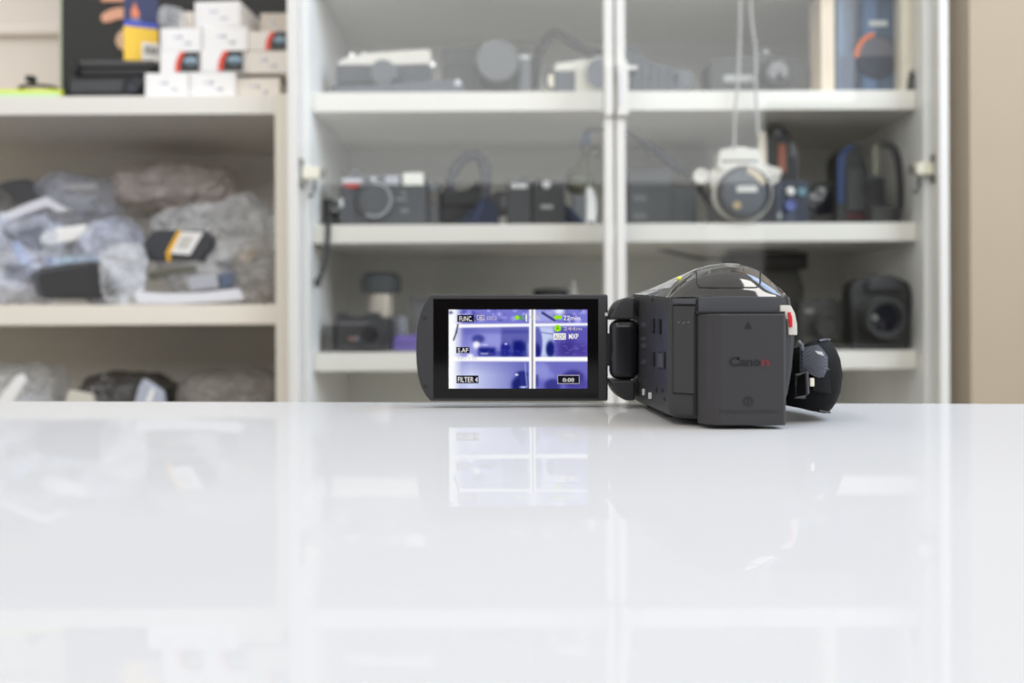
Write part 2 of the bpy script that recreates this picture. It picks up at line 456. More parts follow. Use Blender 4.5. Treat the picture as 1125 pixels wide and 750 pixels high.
# ------------------------------------------------------------------ camcorder (millimetres relative to the camera: X right, D depth, Z up)
O3 = Vector((85, 392, -36.8))
def V(X, D, Z): return Vector(((X - O3.x) / 1000, (D - O3.y) / 1000, (Z - 0.012 * D - O3.z) / 1000))
def K(px, py, D): return V((px - 562.5) * D / FPX, D, (375 - py) * D / FPX)
MM = 0.001
cc = empty('camcorder', CAM + FV * 0.392 + RV * 0.085 + UV * -0.0368,
           'black camcorder lying on the white table with its lit screen folded out', 'camcorder')
cc.rotation_euler = (0, ROLL, 0)
CBODY = mat('camcorder_black', (46, 46, 48), 0.42, spec=0.5, var=0.03, bump=0.12)
CREAR = mat('camcorder_rear_grey', (70, 71, 75), 0.4, spec=0.45, var=0.02, bump=0.08)
CBATT = mat('battery_grey', (52, 50, 52), 0.46, spec=0.4, var=0.03, bump=0.18)
CGLOS = mat('piano_black', (34, 31, 30), 0.06, spec=0.7, var=0.01, coat=0.6)
CDARK = mat('groove_black', (10, 10, 11), 0.5, var=0.0)
LCDM = mat('lcd_shell_black', (45, 44, 46), 0.5, var=0.03, bump=0.1)
BEZ = mat('lcd_bezel_gloss', (14, 12, 12), 0.08, spec=0.35, var=0.0)

ZR = [17, 13, 9, 0, -10, -20, -27]
XR0 = [105.2, 106.0, 106.3, 107, 106.3, 104.6, 101.5]
def zleft(D): return 17 + (D - 352) / (441 - 352) * 6.0
def body_ring(D, xl, grow, zb=-29.5, inset=0):
    zt = zleft(max(D, 352)) + 0.0
    L = [(xl + 3.2, zb), (xl + 0.8, zb + 1.4), (xl, zb + 4), (xl, -15), (xl, -5), (xl, 5), (xl, zt - 1.2), (xl + 0.6, zt)]
    T = [(74, zt), (85, zt), (XR0[0] + grow - 3, zt)]
    R = [(x + grow - inset, z) for x, z in zip(XR0, ZR)]
    B = [(XR0[-1] + grow - 4, zb), (88, zb), (76, zb)]
    return [V(x, D, z) for x, z in L + T + R + B]
b = MB()
b.loft([body_ring(345.2, 70.2, -0.8), body_ring(345.8, 69.6, 0.0), body_ring(352.0, 61.0, 1.2), body_ring(353.2, 60.4, 1.8), body_ring(360, 60.2, 4.6),
        body_ring(372, 60.0, 6.0), body_ring(400, 59.6, 6.0), body_ring(430, 59.2, 4.0), body_ring(446, 59.0, 1.5), body_ring(455, 61.0, -2.0, -27)], CBODY)
body = b.build('body', cc, 32)
# rear panel in lighter grey, with the seam round it
rp = MB()
rp.prism([V(x, 345.1, z) for x, z in [(70.5, -28.5), (70.5, 10.6), (70.5, 16.8), (85, 17.2), (103.0, 16.8), (105.2, 10), (106, 0), (105.3, -10), (103.6, -20), (100.8, -28.5)]], (0, -0.8 * MM, 0), CREAR, 0.0004, 2)
rp.build('rear_panel', cc)
# left bevel: connector cover above, plain foot below
def bev(px, py, lift=0.25):
    f = (px - 735) / 30.0
    D = 352.3 - 7.0 * f
    p = K(px, py, D); n = Vector((-0.6, -0.8, 0)); return p + n * lift * MM
cv = MB(); nrm = Vector((-0.0006, -0.0008, 0))
cv.prism([bev(741, 336), bev(764.5, 336.5), bev(764.5, 432.5), bev(741, 431)], nrm * 0.9, CBODY, 0.0003)
cover = cv.build('terminal_cover', cc)
g = MB()
g.tube([bev(740, 335, 0.3), bev(765.4, 335.3, 0.3), bev(765.4, 433.6, 0.3), bev(740, 432, 0.3)], 0.35 * MM, CDARK, 6, closed=True)
for k in range(3): g.tube([bev(746 + k * 5.5, 354 + (k % 2) * 1.5, 1.25), bev(748.5 + k * 5.5, 354, 1.25)], 0.22 * MM, MIDGREY, 5)
g.build('cover_seam', cover)
bt = MB()
bt.prism([bev(740, 327.5, .1), bev(765, 328, .1), bev(765, 334, .1), bev(740, 333.5, .1)], nrm * 0.7, CREAR, 0.0002)
bt.build('bevel_strip', cc)

# glossy top shell
ST = [(345.6, 70.0, 104.4, 17.1), (347.0, 67.0, 105.2, 20.5), (349.0, 64.0, 106.2, 23.6), (352.3, 61.0, 107.2, 26.8), (358, 60.4, 109.4, 30.0), (365, 60.2, 111.0, 31.5), (374, 60.0, 111.4, 32.2),
      (395, 59.8, 111.4, 32.4), (415, 59.6, 111.8, 32.6), (432, 59.4, 110.0, 32.0), (446, 59.6, 107.5, 30.2), (455, 61.5, 103.0, 27.5)]
def st_at(D):
    for a, b in zip(ST, ST[1:]):
        if D <= b[0] or b is ST[-1]:
            f = (D - a[0]) / (b[0] - a[0]); return [x + (y - x) * f for x, y in zip(a, b)]
def interp(t, pts):
    for (a, u), (c, v) in zip(pts, pts[1:]):
        if t <= c:
            f = (t - a) / (c - a); return u + (v - u) * f
    return 0
SHR = [(0, 0), (0.06, 0.28), (0.13, 0.52), (0.23, 0.75), (0.36, 0.92), (0.50, 1.0), (0.60, 0.985), (0.70, 0.88), (0.79, 0.72), (0.88, 0.42), (0.95, 0.18), (1, 0)]
SHF = [(0, 0), (0.10, 0.24), (0.20, 0.48), (0.36, 0.84), (0.50, 1.0), (0.62, 0.99), (0.72, 0.88), (0.81, 0.68), (0.90, 0.38), (0.96, 0.16), (1, 0)]
NT = 40
TS = [k / NT for k in range(NT + 1)]
SH = []
def smooth_shape(pts):
    q = [interp(t, pts) for t in TS]
    for _ in range(4): q = [q[0]] + [(q[i - 1] + 2 * q[i] + q[i + 1]) / 4 for i in range(1, NT)] + [q[-1]]
    return q
SMR, SMF = smooth_shape(SHR), smooth_shape(SHF)
def shell_z(D, t):
    _, xl, xr_, pk = st_at(D)
    i = min(int(t * NT), NT - 1); f = t * NT - i
    base = zleft(max(D, 352)) + (17 - zleft(max(D, 352))) * min(1, t * 1.0)
    g = min(1, max(0, (D - 365) / 70))
    q = lambda k: SMR[k] * (1 - g) + SMF[k] * g
    return base + (pk - base) * (q(i) + (q(i + 1) - q(i)) * f)
def shell_pt(D, t, lift=0.0):
    _, xl, xr_, pk = st_at(D)
    return V(xl + (xr_ - xl) * t, D - lift * 0.5, shell_z(D, t) + lift)
DS = []
for a, b_ in zip(ST, ST[1:]):
    n = 3 if b_[0] - a[0] < 12 else 5
    DS += [a[0] + (b_[0] - a[0]) * k / n for k in range(n)]
DS.append(455)
sb = MB()
rings = [[shell_pt(D, t) for t in TS] for D in DS]
rings.append([V(61.5 + 41.5 * t, 456, 16) for t in TS])
sb.loft(rings, CGLOS, closed=False)
shell = sb.build('top_shell', cc, 60)
def on_shell(px, py, lift=0.15):
    """where a sight line through a photo point meets the rear of the top shell"""
    lo = 345.7
    D = lo
    while D < 450:
        x = (px - 562.5) * D / FPX; z = (375 - py) * D / FPX
        _, xl, xr_, pk = st_at(D); t = (x - xl) / (xr_ - xl)
        if 0 <= t <= 1 and shell_z(D, t) >= z: return V(x, D - lift, z + lift * 0.6)
        D += 0.25
    return K(px, py, 365)
door = []
for a, b_ in zip([(765, 297.5), (766, 312), (769, 316), (831, 316), (835, 312), (835.5, 298)], [(766, 312), (769, 316), (831, 316), (835, 312), (835.5, 298), (835.5, 297)]):
    n = 10
    door += [on_shell(a[0] + (b_[0] - a[0]) * k / n, a[1] + (b_[1] - a[1]) * k / n) for k in range(n)]
MB().tube(door, 0.32 * MM, CDARK, 6).build('seam', shell)
MB().tube([on_shell(px, py) for px, py in spline([(764.2, 298), (757, 304), (748, 312), (738, 321)], 4)], 0.16 * MM, DKGREY, 6).build('crease', shell)
# sticker patch on the left shoulder, ceiling reflections painted in as pale streaks
def mat_reflection_streaks():
    M = mat('reflection_streaks', (205, 205, 205), 0.25, spec=0.7)
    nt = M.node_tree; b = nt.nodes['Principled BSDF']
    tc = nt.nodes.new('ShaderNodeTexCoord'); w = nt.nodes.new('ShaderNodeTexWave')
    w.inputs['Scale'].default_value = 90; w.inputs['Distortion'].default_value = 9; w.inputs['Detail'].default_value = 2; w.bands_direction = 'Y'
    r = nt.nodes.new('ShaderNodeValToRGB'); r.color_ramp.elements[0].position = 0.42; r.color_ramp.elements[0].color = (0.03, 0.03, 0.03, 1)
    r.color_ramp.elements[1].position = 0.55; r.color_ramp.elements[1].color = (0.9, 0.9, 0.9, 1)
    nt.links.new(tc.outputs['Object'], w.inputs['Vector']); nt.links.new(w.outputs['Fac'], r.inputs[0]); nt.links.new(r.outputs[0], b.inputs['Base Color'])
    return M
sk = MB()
sk.loft([[shell_pt(D, t, 0.12) for t in [0.06 + 0.30 * k / 10 * (1 - 0.25 * abs(D - 400) / 40) for k in range(11)]] for D in range(364, 446, 4)], mat_reflection_streaks(), closed=False)
s_ = sk.build('reflection_sticker', shell); s_['label'] = 'pale sticker patch with painted reflection streaks on the left shoulder of the shell'
p = on_shell(746, 306.5, 0.4)
MB().ball(p, (0.0011, 0.0016, 0.0008), mat('lime_spot', (225, 225, 30), 0.4), 2).build('indicator_dot', shell)

# side plane: pixel -> point on the left side of the body
def side(px, py, lift=0.0):
    D = 60.2 / (px - 562.5) * FPX
    return V(60.2 - (D - 352) * 0.013 - lift, D, (375 - py) * D / FPX)
def side_box(name, x0, y0, x1, y1, mt, th=0.5, bevr=0.15):
    a = side((x0 + x1) / 2, (y0 + y1) / 2)
    d = [side(x0, y0, 0.0), side(x1, y0, 0.0), side(x1, y1, 0.0), side(x0, y1, 0.0)]
    return MB().prism(d, (-th * MM, 0, 0), mt, bevr * MM).build(name, cc)
for (x0, y0, x1, y1) in [(718.2, 350, 720.4, 366), (724.2, 350.5, 726.8, 367), (718.2, 387, 720.4, 402)]:
    side_box('button', x0, y0, x1, y1, CDARK, 0.9)
side_box('button', 724.5, 386.5, 731, 405, CDARK, 0.4); side_box('button', 725.4, 388, 730.2, 403.5, DKGREY, 0.8)
for (x0, y0, x1, y1) in [(708.3, 427, 710.2, 434), (714.6, 431, 717.2, 438)]:
    o = side_box('contact', x0, y0, x1, y1, PALE, 0.4, 0.1); o['label'] = 'small pale metal contact'
for (x0, y0, x1, y1) in [(721.3, 425, 722.8, 431), (727.5, 427, 728.8, 431), (729.5, 436, 730.6, 440), (717.2, 327, 718.6, 331)]:
    side_box('screw_hole', x0, y0, x1, y1, CDARK, 0.2, 0.05)
for y0, y1 in [(354, 359), (370, 374), (377, 382), (395, 400)]:
    side_box('printed_mark', 706.5, y0, 711.5, y1, DKGREY, 0.12, 0.03)

# battery
bb = MB()
prof = [(71.5 - 1.4, 343.6), (72.3, 337.3), (74.6, 335.4), (77.0, 335.0), (100.2, 335.0), (101.2, 336.0), (101.4, 344.6), (70.2, 344.6)]
bb.prism([V(x, d, -30.9) for x, d in prof], (0, 0, 41.0 * MM), CBATT, 0.0009, 3)
batt = bb.build('battery', cc, 40); batt['label'] = 'dark grey battery pack clipped to the back'
MB().box(V(69.4, 343.0, 10.2), V(103.0, 345.2, 11.4), CDARK, 0.0002).build('battery_recess', cc)
MB().box(V(68.8, 344.4, -28), V(70.3, 346, 10.5), CDARK, 0.0002).build('battery_gap', cc)
FR = 334.9
def bf(px, py): return K(px, py, FR)
MB().prism([bf(817.8, 360.8), bf(826.2, 360.8), bf(822, 353.3)], (0, -0.06 * MM, 0), CDARK).build('arrow_mark', batt)
LOGO = mat('logo_black', (10, 10, 11), 0.5, var=0); LOGOR = mat('logo_red', (104, 30, 36), 0.5, var=0)
# maker's lettering drawn as shapes: C a n o | n
def fit_text(s_, x0, x1, yb, h, m, bold):
    o = text_mesh('lettering', s_, h * FR / FPX * MM * 1.40, m, batt, bf(x0, yb) - Vector((0, 0.00005, 0)), bold=bold)
    xs_ = [v.co.x for v in o.data.vertices]; d = max(xs_) - min(xs_)
    o.scale.x = (x1 - x0) * FR / FPX * MM / d
    o.location.x -= min(xs_) * o.scale.x
    return o
fit_text('C', 800.8, 812.2, 401.8, 9.6, LOGO, 0.00016)
fit_text('ano', 812.8, 835.4, 401.6, 9.6, LOGO, 0.00016)
fit_text('n', 836.4, 845.2, 401.6, 9.6, LOGOR, 0.00016)
MB().prism([bf(810, 392.4), bf(812.6, 391.4), bf(812.0, 395.6), bf(809.6, 394.4)], (0, -0.05 * MM, 0), LOGO).build('lettering', batt)
ic = MB()
c0 = bf(822, 441); ro = 6.0 * FR / FPX * MM; ri = 3.7 * FR / FPX * MM
pts = [Vector((math.cos(a) * ro, 0, math.sin(a) * ro)) + c0 for a in [math.radians(-58 + 296 * k / 28) for k in range(29)]]
pts += [Vector((math.cos(a) * ri, 0, math.sin(a) * ri)) + c0 for a in [math.radians(238 - 296 * k / 28) for k in range(29)]]
IC = mat('icon_dark', (28, 27, 31), 0.5, var=0)
for i in range(28):
    ic.prism([pts[i], pts[i + 1], pts[56 - i], pts[57 - i]], (0, -0.05 * MM, 0), IC)
ic.box(c0 + Vector((-ro * 0.17, -0.00005, -ro)), c0 + Vector((ro * 0.17, 0, ro * 0.2)), IC)
ic.box(c0 + Vector((-ro * 0.2, -0.00005, ro * 0.3)), c0 + Vector((ro * 0.2, 0, ro * 0.62)), IC)
ic.build('info_icon', batt, 0)
fit_text('Intelligent Li-ion Battery', 791, 855, 453.6, 4.6, mat('faint_print', (40, 39, 42), 0.5, var=0), 0.0)

# record button on the rear right corner
sp = MB()
sp.prism([K(x, y, 343.4) for x, y in [(857.3, 335.2), (868.5, 335.2), (873.2, 343), (876, 356), (876.2, 368), (866.3, 368), (865.6, 352), (862, 347), (857.3, 346)]], (0, 6 * MM, 0), SILVERP, 0.0004, 2)
plate = sp.build('record_button_plate', cc); plate['label'] = 'silver plate round the red record button'
MB().prism([K(x, y, 343.3) for x, y in [(865.2, 343), (868.2, 342.6), (870, 349), (870.2, 359.5), (866.6, 359.5), (865.8, 352)]], (0, -0.7 * MM, 0), mat('record_red', (205, 25, 38), 0.3, var=0), 0.0002).build('record_button', plate)

# hinge dock on the left front
def dock_prof(zs):
    return zs
for top in (True, False):
    hd = MB()
    pts = [(697.5, 326), (688, 326.3), (681, 329.5), (675.5, 337), (672, 346), (671, 350.6), (697.5, 350.6)] if top else \
          [(697.5, 440), (688, 440), (681.5, 437), (676, 430), (672.4, 422), (671, 417.8), (697.5, 417.8)]
    hd.prism([K(x, y, 424) for x, y in pts], (0, 26 * MM, 0), CBODY, 0.0012, 3)
    hd.build('hinge_bracket', cc)
hb = MB()
c = K(684.5, 384, 431)
hb.lathe([(5.0, 0), (5.6, 0.4), (5.6, 27.2), (5.0, 27.6)], c - Vector((0, 0, 13.9 * MM)), (0, 0, 1), BLACK, 4) if False else None
hb.box(K(671.8, 417.2, 423.6), K(697.6, 351.2, 438), mat('hinge_gloss', (26, 26, 30), 0.22), 0.004, 5)
hinge_o = hb.build('hinge_barrel', cc)
MB().box(K(666, 402, 434), K(674, 366, 440), CDARK, 0.001).build('hinge_arm', hinge_o)

# fold-out screen
LD = 434.0
lp = MB()
outl = [(668, 323.3), (668, 440.3), (472.5, 440.3), (466.5, 432.5), (462, 424), (459, 413), (457.4, 400), (456.9, 386), (457.1, 372), (458.4, 358), (461.6, 344), (466.2, 333), (472.5, 323.3)]
lp.prism([K(x, y, LD) for x, y in outl], (0, 8.5 * MM, 0), LCDM, 0.0009, 3)
lcd = lp.build('screen_panel', cc, 40)
MB().box(K(476, 437.4, LD - 0.25), K(657, 328, LD + 1.5), BEZ, 0.0002).build('bezel_glass', lcd)
for (x, y, r) in [(466.5, 349, 2.6), (467, 424, 2.4)]:
    c = K(x, y, LD)
    MB().lathe([(r * 0.43 * MM, -0.2 * MM), (r * 0.43 * MM, 0.15 * MM), (r * 0.3 * MM, 0.25 * MM)], c, (0, -1, 0), BLACK, 16).build('screw_cap', lcd)
MB().box(K(664.8, 347, LD - 0.3), K(667.5, 343.5, LD + 0.5), PALE, 0.0001).build('panel_notch', lcd)

# the live picture on the screen: a grid of emitting points
SX0, SX1, SY0, SY1 = 493.0, 645.3, 340.0, 426.6
NX, NY = 230, 132
def screen_img():
    # coordinates of an enlarged view of the display: x 55..1090, y 38..622
    X, Y = np.meshgrid(np.linspace(55, 1090, NX), np.linspace(38, 622, NY))
    img = np.zeros((NY, NX, 3))
    def S(a, w): return 1 / (1 + np.exp(-np.clip(a / w, -40, 40)))
    def put(mask, c):
        mask = np.clip(mask, 0, 1)[..., None]
        img[:] = img * (1 - mask) + np.array(c, float) * mask
    def rect(x0, y0, x1, y1, c, w=2.5, a=1.0): put(a * S(X - x0, w) * S(x1 - X, w) * S(Y - y0, w) * S(y1 - Y, w), c)
    def ell(cx, cy, rx, ry, c, w=0.08, a=1.0): put(a * S(1 - np.hypot((X - cx) / rx, (Y - cy) / ry), w), c)
    def line(x0, y0, x1, y1, r, c, a=1.0):
        d = np.array([x1 - x0, y1 - y0], float); L = np.hypot(*d)
        t = np.clip(((X - x0) * d[0] + (Y - y0) * d[1]) / L ** 2, 0, 1)
        put(a * S(r - np.hypot(X - x0 - t * d[0], Y - y0 - t * d[1]), 1.6), c)
    img[:] = (138, 138, 212)
    # upper row
    rect(40, 20, 1110, 140, (120, 120, 205)); rect(130, 50, 240, 72, (60, 60, 150), 6)
    rng = np.random.RandomState(4)
    for k in range(60):
        x = rng.uniform(130, 1090); c = rng.choice([70, 100, 165, 190]); ell(x, rng.uniform(40, 128), rng.uniform(8, 26), rng.uniform(6, 20), (c, c, min(255, c + 75)), 0.2, 0.6)
    rect(660, 40, 840, 132, (176, 180, 232), 8, 0.8); line(755, 62, 845, 118, 9, (58, 60, 120))
    ell(880, 48, 34, 26, (235, 240, 255), 0.3)
    # middle row
    rect(40, 165, 1110, 390, (150, 152, 222)); rect(100, 170, 640, 214, (104, 104, 186), 8, 0.8)
    ell(170, 200, 90, 40, (96, 98, 180), 0.3, 0.7); rect(120, 220, 210, 310, (112, 114, 196), 14, 0.7)
    rect(445, 168, 660, 395, (98, 100, 178), 5); rect(455, 190, 660, 214, (70, 72, 156), 5, 0.8)
    ell(275, 255, 46, 32, (66, 68, 150), 0.15); ell(262, 300, 24, 26, (250, 250, 255), 0.2)
    rect(275, 318, 405, 382, (24, 30, 120), 6); rect(290, 360, 352, 368, (240, 240, 255), 3); rect(300, 296, 345, 302, (220, 222, 255), 3)
    ell(478, 325, 30, 42, (30, 34, 128), 0.15); rect(450, 300, 512, 388, (36, 40, 138), 6); ell(482, 292, 10, 8, (200, 205, 255), 0.3)
    rect(535, 270, 610, 388, (14, 20, 108), 8); rect(560, 285, 640, 385, (22, 28, 118), 8); rect(400, 345, 660, 388, (40, 44, 140), 8, 0.7)
    for k in range(26): ell(rng.uniform(260, 640), rng.uniform(322, 384), rng.uniform(4, 14), 4, (90, 100, 200), 0.3, 0.5)
    rect(700, 165, 840, 390, (196, 208, 240), 8); ell(710, 290, 44, 130, (96, 98, 180), 0.06); ell(712, 350, 28, 60, (30, 34, 120), 0.15)
    line(735, 204, 840, 222, 4, (120, 126, 190)); ell(815, 330, 34, 62, (24, 30, 112), 0.12)
    rect(845, 165, 1110, 390, (92, 88, 178), 5); rect(880, 262, 1000, 388, (60, 46, 130), 12, 0.8); rect(1000, 292, 1088, 388, (70, 54, 146), 12, 0.8)
    for k in range(14): ell(rng.uniform(850, 1080), rng.uniform(270, 384), rng.uniform(6, 16), 4, (130, 120, 205), 0.3, 0.5)
    rect(640, 280, 662, 388, (225, 230, 250), 8, 0.7)
    # bottom row
    bx = np.clip((X - 80) / 560, 0, 1)[..., None]
    mask = (S(Y - 424, 2))[..., None]
    grad = np.array((205, 212, 245.)) * (1 - np.abs(bx - 0.25) * 1.4) + np.array((110, 112, 190.)) * (np.abs(bx - 0.25) * 1.4)
    dk = np.clip((520 - Y) / 100, 0, 1)[..., None]
    grad = grad * (1 - 0.42 * dk) + np.array((96, 98, 176.)) * 0.42 * dk
    img[:] = img * (1 - mask) + grad * mask
    for px_, py_ in [(560, 560), ]:
        ell(590, 600, 66, 70, (28, 34, 110), 0.1); ell(600, 520, 44, 26, (36, 42, 120), 0.15); rect(585, 500, 640, 620, (44, 48, 130), 6, 0.9); line(625, 440, 640, 610, 5, (170, 178, 225), 0.7); ell(562, 520, 12, 8, (230, 235, 255), 0.2); ell(612, 612, 26, 7, (190, 200, 250), 0.2)
    rect(700, 426, 1110, 640, (110, 108, 192), 4); ell(745, 490, 62, 60, (150, 156, 222), 0.15, 0.8); ell(805, 540, 40, 40, (146, 150, 218), 0.2, 0.7)
    ell(830, 600, 60, 50, (58, 58, 140), 0.12); ell(985, 545, 80, 60, (60, 56, 134), 0.1); rect(930, 560, 1110, 640, (74, 66, 152), 10, 0.8); rect(705, 520, 722, 606, (40, 44, 116), 4, 0.8)
    # bright cabinet: side, shelves, meeting stiles
    put(S(112 - X + (Y - 38) * -0.02, 6) * 1.0, (252, 253, 255))
    put(S(96 - np.abs(X - 55) - np.abs(Y - 200) * 0.05, 8) * 0.6, (252, 253, 255))
    put(S(Y - (146 - (X - 130) * 0.008), 2.2) * S((172 - (X - 130) * 0.018) - Y, 2.2) * S(X - 84, 4), (255, 255, 255))
    put(S(Y - 388, 2.2) * S(421 - Y, 2.2) * S(X - 60, 4), (255, 255, 255))
    rect(655, 20, 703, 640, (252, 252, 255), 1.8); rect(675, 20, 684, 640, (84, 82, 92), 1.6); 
    line(123, 150, 112, 205, 5.5, (62, 62, 92)); line(112, 205, 92, 262, 5.5, (62, 62, 92))
    ell(215, 380, 22, 14, (245, 246, 255), 0.2); ell(70, 60, 14, 10, (90, 92, 140), 0.3)
    return np.clip(img, 0, 255)
img = screen_img() / 255.0
linc = np.where(img <= 0.04045, img / 12.92, ((img + 0.055) / 1.055) ** 2.4)
me = bpy.data.meshes.new('display')
a = K(SX0, SY0, LD - 0.45); c = K(SX1, SY1, LD - 0.45)
vx = np.linspace(a.x, c.x, NX); vz = np.linspace(a.z, c.z, NY)
GX, GZ = np.meshgrid(vx, vz)
co = np.stack([GX, np.full_like(GX, a.y), GZ], -1).reshape(-1, 3)
idx = np.arange(NX * NY).reshape(NY, NX)
fc = np.stack([idx[:-1, :-1], idx[1:, :-1], idx[1:, 1:], idx[:-1, 1:]], -1).reshape(-1, 4)
me.from_pydata(co.tolist(), [], fc.tolist())
at = me.color_attributes.new('picture', 'FLOAT_COLOR', 'POINT')
at.data.foreach_set('color', np.concatenate([linc.reshape(-1, 3), np.ones((NX * NY, 1))], 1).astype(np.float32).ravel())
DM = bpy.data.materials.new('live_display'); DM.use_nodes = True
nt = DM.node_tree; nt.nodes.clear()
an = nt.nodes.new('ShaderNodeAttribute'); an.attribute_name = 'picture'
em = nt.nodes.new('ShaderNodeEmission'); em.inputs[1].default_value = EXPO
ou = nt.nodes.new('ShaderNodeOutputMaterial')
nt.links.new(an.outputs['Color'], em.inputs[0]); nt.links.new(em.outputs[0], ou.inputs[0])
me.materials.append(DM)
disp = bpy.data.objects.new('display', me); COL.objects.link(disp); disp.parent = lcd
disp['label'] = 'lit display showing the cabinet in violet tones'
# on-screen readouts: px in the enlarged view -> point in front of the display
def SP(x, y, l=0.55): return K(485 + x / 6.818, 335 + y / 6.818, LD - l)
EW = mat_emit('osd_white', (250, 248, 246), EXPO); EK = mat_emit('osd_black', (26, 26, 40), EXPO); EG = mat_emit('osd_green', (150, 225, 20), EXPO); EGD = mat_emit('osd_green_dark', (90, 165, 20), EXPO); EGY = mat_emit('osd_grey', (196, 190, 200), EXPO)
UPX = LD / FPX / 6.818 * MM
def osd_rect(mb, x0, y0, x1, y1, m, l=0.5): mb.prism([SP(x0, y0, l), SP(x1, y0, l), SP(x1, y1, l), SP(x0, y1, l)], (0, -0.02 * MM, 0), m)
def osd_text(s, x, y, h, w, m, l=0.56, bold=0.0):
    o = text_mesh('readout_text', s, h * UPX * 1.38, m, disp, SP(x, y, l), bold=bold * h * UPX)
    d = max(v.co.x for v in o.data.vertices) - min(v.co.x for v in o.data.vertices)
    o.scale.x = w * UPX / d
for r in [(118, 74, 244, 128), (110, 314, 210, 360), (112, 527, 277, 586)]:
    plates = MB(); osd_rect(plates, *r, EK); plates.build('readout_plate', disp, 0)
plates = MB(); osd_rect(plates, 868, 524, 1034, 590, EK)
for r in [(868, 524, 1034, 528), (868, 586, 1034, 590), (868, 524, 872, 590), (1030, 524, 1034, 590)]: osd_rect(plates, *r, EGY, 0.53)
plates.build('readout_plate', disp, 0)
osd_text('FUNC.', 132, 120, 38, 96, EW); osd_text('S.AF', 120, 354, 34, 78, EW); osd_text('FILTER 4', 120, 577, 40, 148, EW)
osd_text('002', 338, 112, 30, 76, EGY, bold=0.0); osd_text('M', 654, 108, 30, 26, EGY); osd_text('1', 690, 108, 30, 8, EGY); osd_text('0', 704, 108, 30, 24, EGY)
osd_text('22min', 912, 112, 34, 124, EW, bold=0.0); osd_text('244m', 912, 190, 28, 138, EGY, bold=0.0); osd_text('MXP', 952, 252, 38, 72, EW, bold=0.02)
osd_text('MIN 1:10', 120, 410, 20, 140, EGY, bold=0.0); osd_text('0:00', 908, 574, 28, 84, EW, bold=0.0)
ics = MB()
for r in [(264, 74, 322, 80), (264, 104, 322, 110), (264, 74, 270, 110), (316, 74, 322, 110), (280, 86, 306, 99), (276, 112, 330, 116)]: osd_rect(ics, *r, EGY, 0.54)
osd_rect(ics, 840, 212, 932, 258, EW, 0.5); osd_rect(ics, 590, 76, 602, 112, EGD); osd_rect(ics, 608, 76, 620, 112, EGD); osd_rect(ics, 632, 70, 640, 122, EW)
osd_rect(ics, 848, 78, 900, 106, EG); osd_rect(ics, 840, 86, 848, 98, EG)
for (cx, cy, r, m_) in [(566, 94, 17, EG), (870, 174, 26, EG)]:
    ics.prism([SP(cx + r * math.cos(k * math.pi / 10), cy + r * math.sin(k * math.pi / 10), 0.5) for k in range(20)], (0, -0.02 * MM, 0), m_)
osd_rect(ics, 862, 168, 878, 180, EGD, 0.55); ics.build('readout_icons', disp, 0)
osd_text('AUDIO', 846, 252, 34, 82, EK, bold=0.0)

# hand strap on the right
STM = mat('strap_black', (9, 9, 10), 0.7, spec=0.15, var=0.05); WEB = mat_weave('strap_webbing', (84, 86, 96), 1500)
strap_mb = MB()
path = spline([(107.5, 363), (115, 357.5), (123, 359), (129, 366), (131.5, 380), (131.5, 398), (127, 418), (119, 434), (109, 442)], 5)
rings = []
for i, (x, d) in enumerate(path):
    f = i / (len(path) - 1)
    a_ = Vector(path[max(i - 1, 0)]); b2 = Vector(path[min(i + 1, len(path) - 1)]); tg = (b2 - a_).normalized(); nx = Vector((tg.y, -tg.x))   # outward normal in plan
    if nx.x < 0: nx = -nx
    if f < 0.3: nx = Vector((tg.y, -tg.x))
    hh = 15.2 * (0.72 + 0.28 * math.sin(math.pi * min(1, f * 1.25)))
    ring = []
    for k in range(20):
        an_ = 2 * math.pi * k / 20
        zz = math.copysign(abs(math.sin(an_)) ** 0.7, math.sin(an_)) * hh
        oo = math.copysign(abs(math.cos(an_)) ** 0.8, math.cos(an_)) * 2.6 + 4.2 * (1 - (zz / hh) ** 2)
        ring.append(V(x + nx.x * (oo - 3), d + nx.y * (oo - 3), -14.6 + zz + 1.0 * math.sin(f * 6)))
    rings.append(ring)
strap_mb.loft(rings, STM)
strap = strap_mb.build('hand_strap', cc, 50); strap['label'] = 'black padded hand strap on the right side'
for k_, nm in ((4, 'rim_highlight'), (16, 'rim_highlight')):
    MB().tube([r_[k_] + Vector((0.0004, -0.0002, 0)) for r_ in rings[9:32]], 0.55 * MM, mat('highlight_grey', (34, 34, 37), 0.4), 6).build(nm, strap)  # highlight along the strap rim, put into grey tubes
def sq(px, py, d=352.0): return K(px, py, d)
wb = MB()
wb.loft([[sq(x, y0 + (y1 - y0) * k / 8, dd + (k - 4) ** 2 * 0.05) for k in range(9)] + [sq(x, y1 + (y0 - y1) * k / 8, dd + 1.4 + (4 - k) ** 2 * 0.05) for k in range(9)]
         for x, y0, y1, dd in [(878.5, 384, 408, 353), (882, 381.5, 409, 351.8), (890, 380, 411, 351), (899, 378.5, 415, 350.8), (905, 385, 414, 351.4), (909.5, 392, 404, 353)]], WEB)
wb.build('webbing', strap)
MB().tube([sq(877, 374.5, 350), sq(880.5, 379, 349.5), sq(881.5, 384, 351)], 0.8 * MM, MIDGREY, 8).build('webbing_edge', strap)
MB().tube([sq(x, y, 350.4) for x, y in [(874.5, 412), (886.2, 408.5), (887.2, 432), (884, 436), (873.5, 436.5)]], 0.75 * MM, DKGREY, 8, closed=True).build('buckle', strap)
